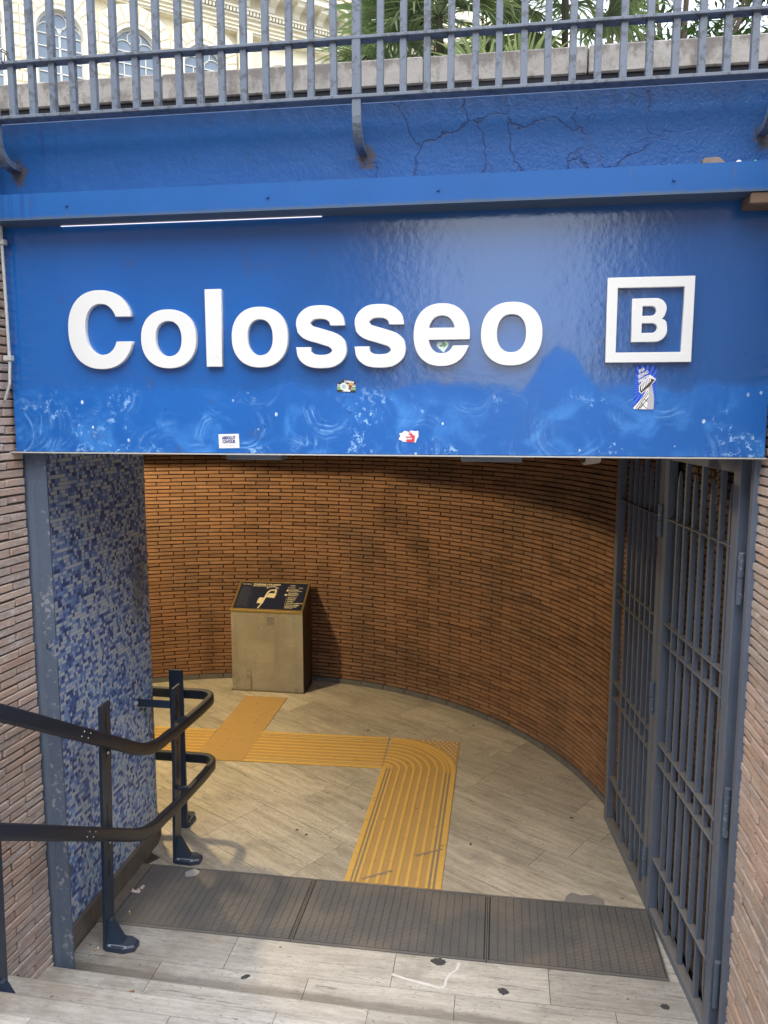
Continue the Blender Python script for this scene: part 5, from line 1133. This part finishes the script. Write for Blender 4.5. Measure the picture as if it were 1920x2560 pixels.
# --- lamp, unlit fixtures, camera
LPX, LPY, LPZ = -3.3, 5.95, 3.07
cl = thing('ceiling_lamp', (LPX, LPY, 3.0), 'lit warm ceiling lamp over the left part of the hall', 'lamp')
m = M(); m.cone((LPX, LPY, 3.13), (0, 0, 1), .12, .10, .07, 20); m.build('base', MAT['fixture_paint'], cl)
m = M(); m.cone((LPX, LPY, 3.085), (0, 0, 1), .045, .06, .044, 16); m.build('diffuser', MAT['warm_diffuser'], cl)
la = D.lights.new('hall_lamp', 'POINT'); la.shadow_soft_size = .08; la.energy = 165; la.color = (1.0, .76, .39)
lo = D.objects.new('hall_lamp', la); COL.objects.link(lo); lo.parent = cl; lo.location = Vector((LPX, LPY, LPZ)) - ORG[cl.name]
for (x0, x1, lab) in ((-1.494, -1.18, 'unlit pale blue light fixture under the board, left of centre'), (-.206, .113, 'unlit pale blue light fixture under the board, near the security camera')):
    t = thing('light_fixture', ((x0 + x1) / 2, 4.15, 2.617), lab, 'light fixture', 'unlit light fixtures under the lintel')
    m = M(); m.cbox(x0, x1, 4.08, 4.22, 2.62, 2.70, .006); m.build('housing', MAT['fixture_paint'], t)
    for x in (x0 + .05, x1 - .05): m = M(); m.tube([(x, 4.15, 2.70), (x, 4.15, 2.81)], .006, 6, up=Vector((0, 1, 0))); m.build('rod', MAT['fixture_paint'], t)
t = thing('security_camera', (.43, 3.95, 2.62), 'small white security camera tucked under the blue board near the gate', 'camera')
m = M(); m.cone((.478, 3.97, 2.672), (-1, -.25, -.12), .046, .046, .075, 20); m.build('housing', MAT['white_plastic'], t)
m = M(); m.cone((.404, 3.952, 2.663), (-1, -.25, -.12), .034, .030, .012, 18); m.build('lens', MAT['black_plastic'], t)
m = M(); m.tube([(.45, 3.97, 2.71), (.45, 3.97, 2.81)], .014, 8, up=Vector((0, 1, 0))); m.build('bracket', MAT['white_plastic'], t)

# ================================================================== LITTER AND MARKS
def blob(x, y, z, rx, ry, seed, n=12, rot=0.0, h=.0018):
    r = random.Random(seed); m = M(); p = []
    for k in range(n): a = 2 * math.pi * k / n; q = r.uniform(.78, 1.1); a_, b_ = rx * math.cos(a) * q, ry * math.sin(a) * q; p.append((x + a_ * math.cos(rot) - b_ * math.sin(rot), y + a_ * math.sin(rot) + b_ * math.cos(rot)))
    m.prism(p, z, z + h); return m
LIT = 'litter on the landing'
tag(blob(.064, 3.585, .0008, .030, .022, 1, 22, rot=-.4).build('gum_spot', MAT['gum']), 'large oval black gum spot on the pale landing, right of centre', 'gum', LIT)
tag(blob(.845, 3.60, .0008, .022, .018, 5, 6).build('gum_spot', MAT['gum']), 'small angular dark patch on the landing beside the gate foot', 'gum', LIT)
tag(blob(-1.246, 3.49, .0008, .026, .014, 3, 18, rot=.6).build('leaf', MAT['gum']), 'flat dark leaf shaped mark on the landing left of centre', 'leaf', LIT)
m = blob(-.274, 3.748, .0008, .044, .027, 9, 26); tag(m.build('tar_spot', MAT['gum']), 'ragged black spot against the front edge of the middle doormat', 'stain', LIT)
m = M(); P = [(-.505, 3.62), (-.44, 3.60), (-.37, 3.585), (-.30, 3.572), (-.25, 3.56), (-.228, 3.575), (-.225, 3.62), (-.205, 3.67), (-.175, 3.70), (-.165, 3.755)]
for p, q in zip(P[:-1], P[1:]):
    v = Vector((q[0] - p[0], q[1] - p[1])); nn = Vector((-v.y, v.x)).normalized() * rng.uniform(.005, .010); m.prism([(p[0] + nn.x, p[1] + nn.y), (p[0] - nn.x, p[1] - nn.y), (q[0] - nn.x, q[1] - nn.y), (q[0] + nn.x, q[1] + nn.y)], .0009, .002)
tag(m.build('filler_line', MAT['filler_white']), 'white irregular filler line bent round a cracked landing tile', 'filler', LIT)
def butt(x, y, z, a, label):
    t = thing('cigarette_butt', (x, y, z), label, 'cigarette butt', 'cigarette butts'); c, s_ = math.cos(a), math.sin(a)
    m = M(); m.tube([(x, y, z + .004), (x + .018 * c, y + .018 * s_, z + .004)], .004, 8); m.build('filter', MAT['filter_tan'], t)
    m = M(); m.tube([(x + .0182 * c, y + .0182 * s_, z + .004), (x + .030 * c, y + .030 * s_, z + .004)], .004, 8); m.build('paper', MAT['paper_white'], t)
butt(-2.06, 3.86, .006, 2.2, 'cigarette butt on the left doormat'); butt(-2.112, 3.55, .001, 1.2, 'cigarette butt beside the foot of the front handrail post')
m = blob(-1.862, 4.30, .0068, .055, .045, 14, 5, .5, .0012); tag(m.build('plastic_scrap', MAT['plastic_clear']), 'clear crumpled plastic scrap at the back corner of the left doormat', 'scrap', LIT)
t = thing('tissue', (-2.13, 4.11, .006), 'small crumpled pinkish tissue against the stone skirting', 'tissue'); m = M(); r_ = random.Random(4)
for k in range(7): c = Vector((-2.135 + r_.uniform(-.02, .03), 4.10 + r_.uniform(-.04, .04), .006)); m.cone(c, (r_.uniform(-.5, .5), r_.uniform(-.5, .5), 1), r_.uniform(.008, .016), .003, r_.uniform(.008, .018), 6)
m.build('wad', MAT['tissue_pink'], t)
tag(blob(-1.68, stair_y(-1.68, 0) - .11, .1708, .03, .012, 8, 9, .5).build('leaf', MAT['leaf_brown']), 'brown curled leaf on the first step near the left wall', 'leaf', LIT)
for k, (x, y, lab) in enumerate(((-1.35, 4.9, 'tiny dark gum speck left of the yellow strip, the left one of two'), (-1.27, 4.85, 'tiny dark gum speck left of the yellow strip, the right one of two'), (-.15, 4.9, 'tiny dark gum speck just right of the yellow strip'), (.55, 5.35, 'dark gum speck on the tiles near the free edge of the gate'), (-.2, 6.9, 'tiny gum speck near the curved wall behind the studded corner tile'), (-1.15, 6.65, 'tiny gum speck behind the cross strip near the lectern'))):
    tag(blob(x, y, .0008, .014, .009, 30 + k, 8, k).build('gum_speck', MAT['gum']), lab, 'gum', 'gum specks on the hall floor')
m = M(); m.prism([(.42, 4.362), (.52, 4.364), (.60, 4.372), (.655, 4.366), (.66, 4.42), (.60, 4.455), (.53, 4.44), (.47, 4.46), (.44, 4.42)], .0002, .0014); tag(m.build('asphalt_patch', MAT['concrete']), 'grey ragged patch behind the right doormat near the gate', 'patch', LIT)
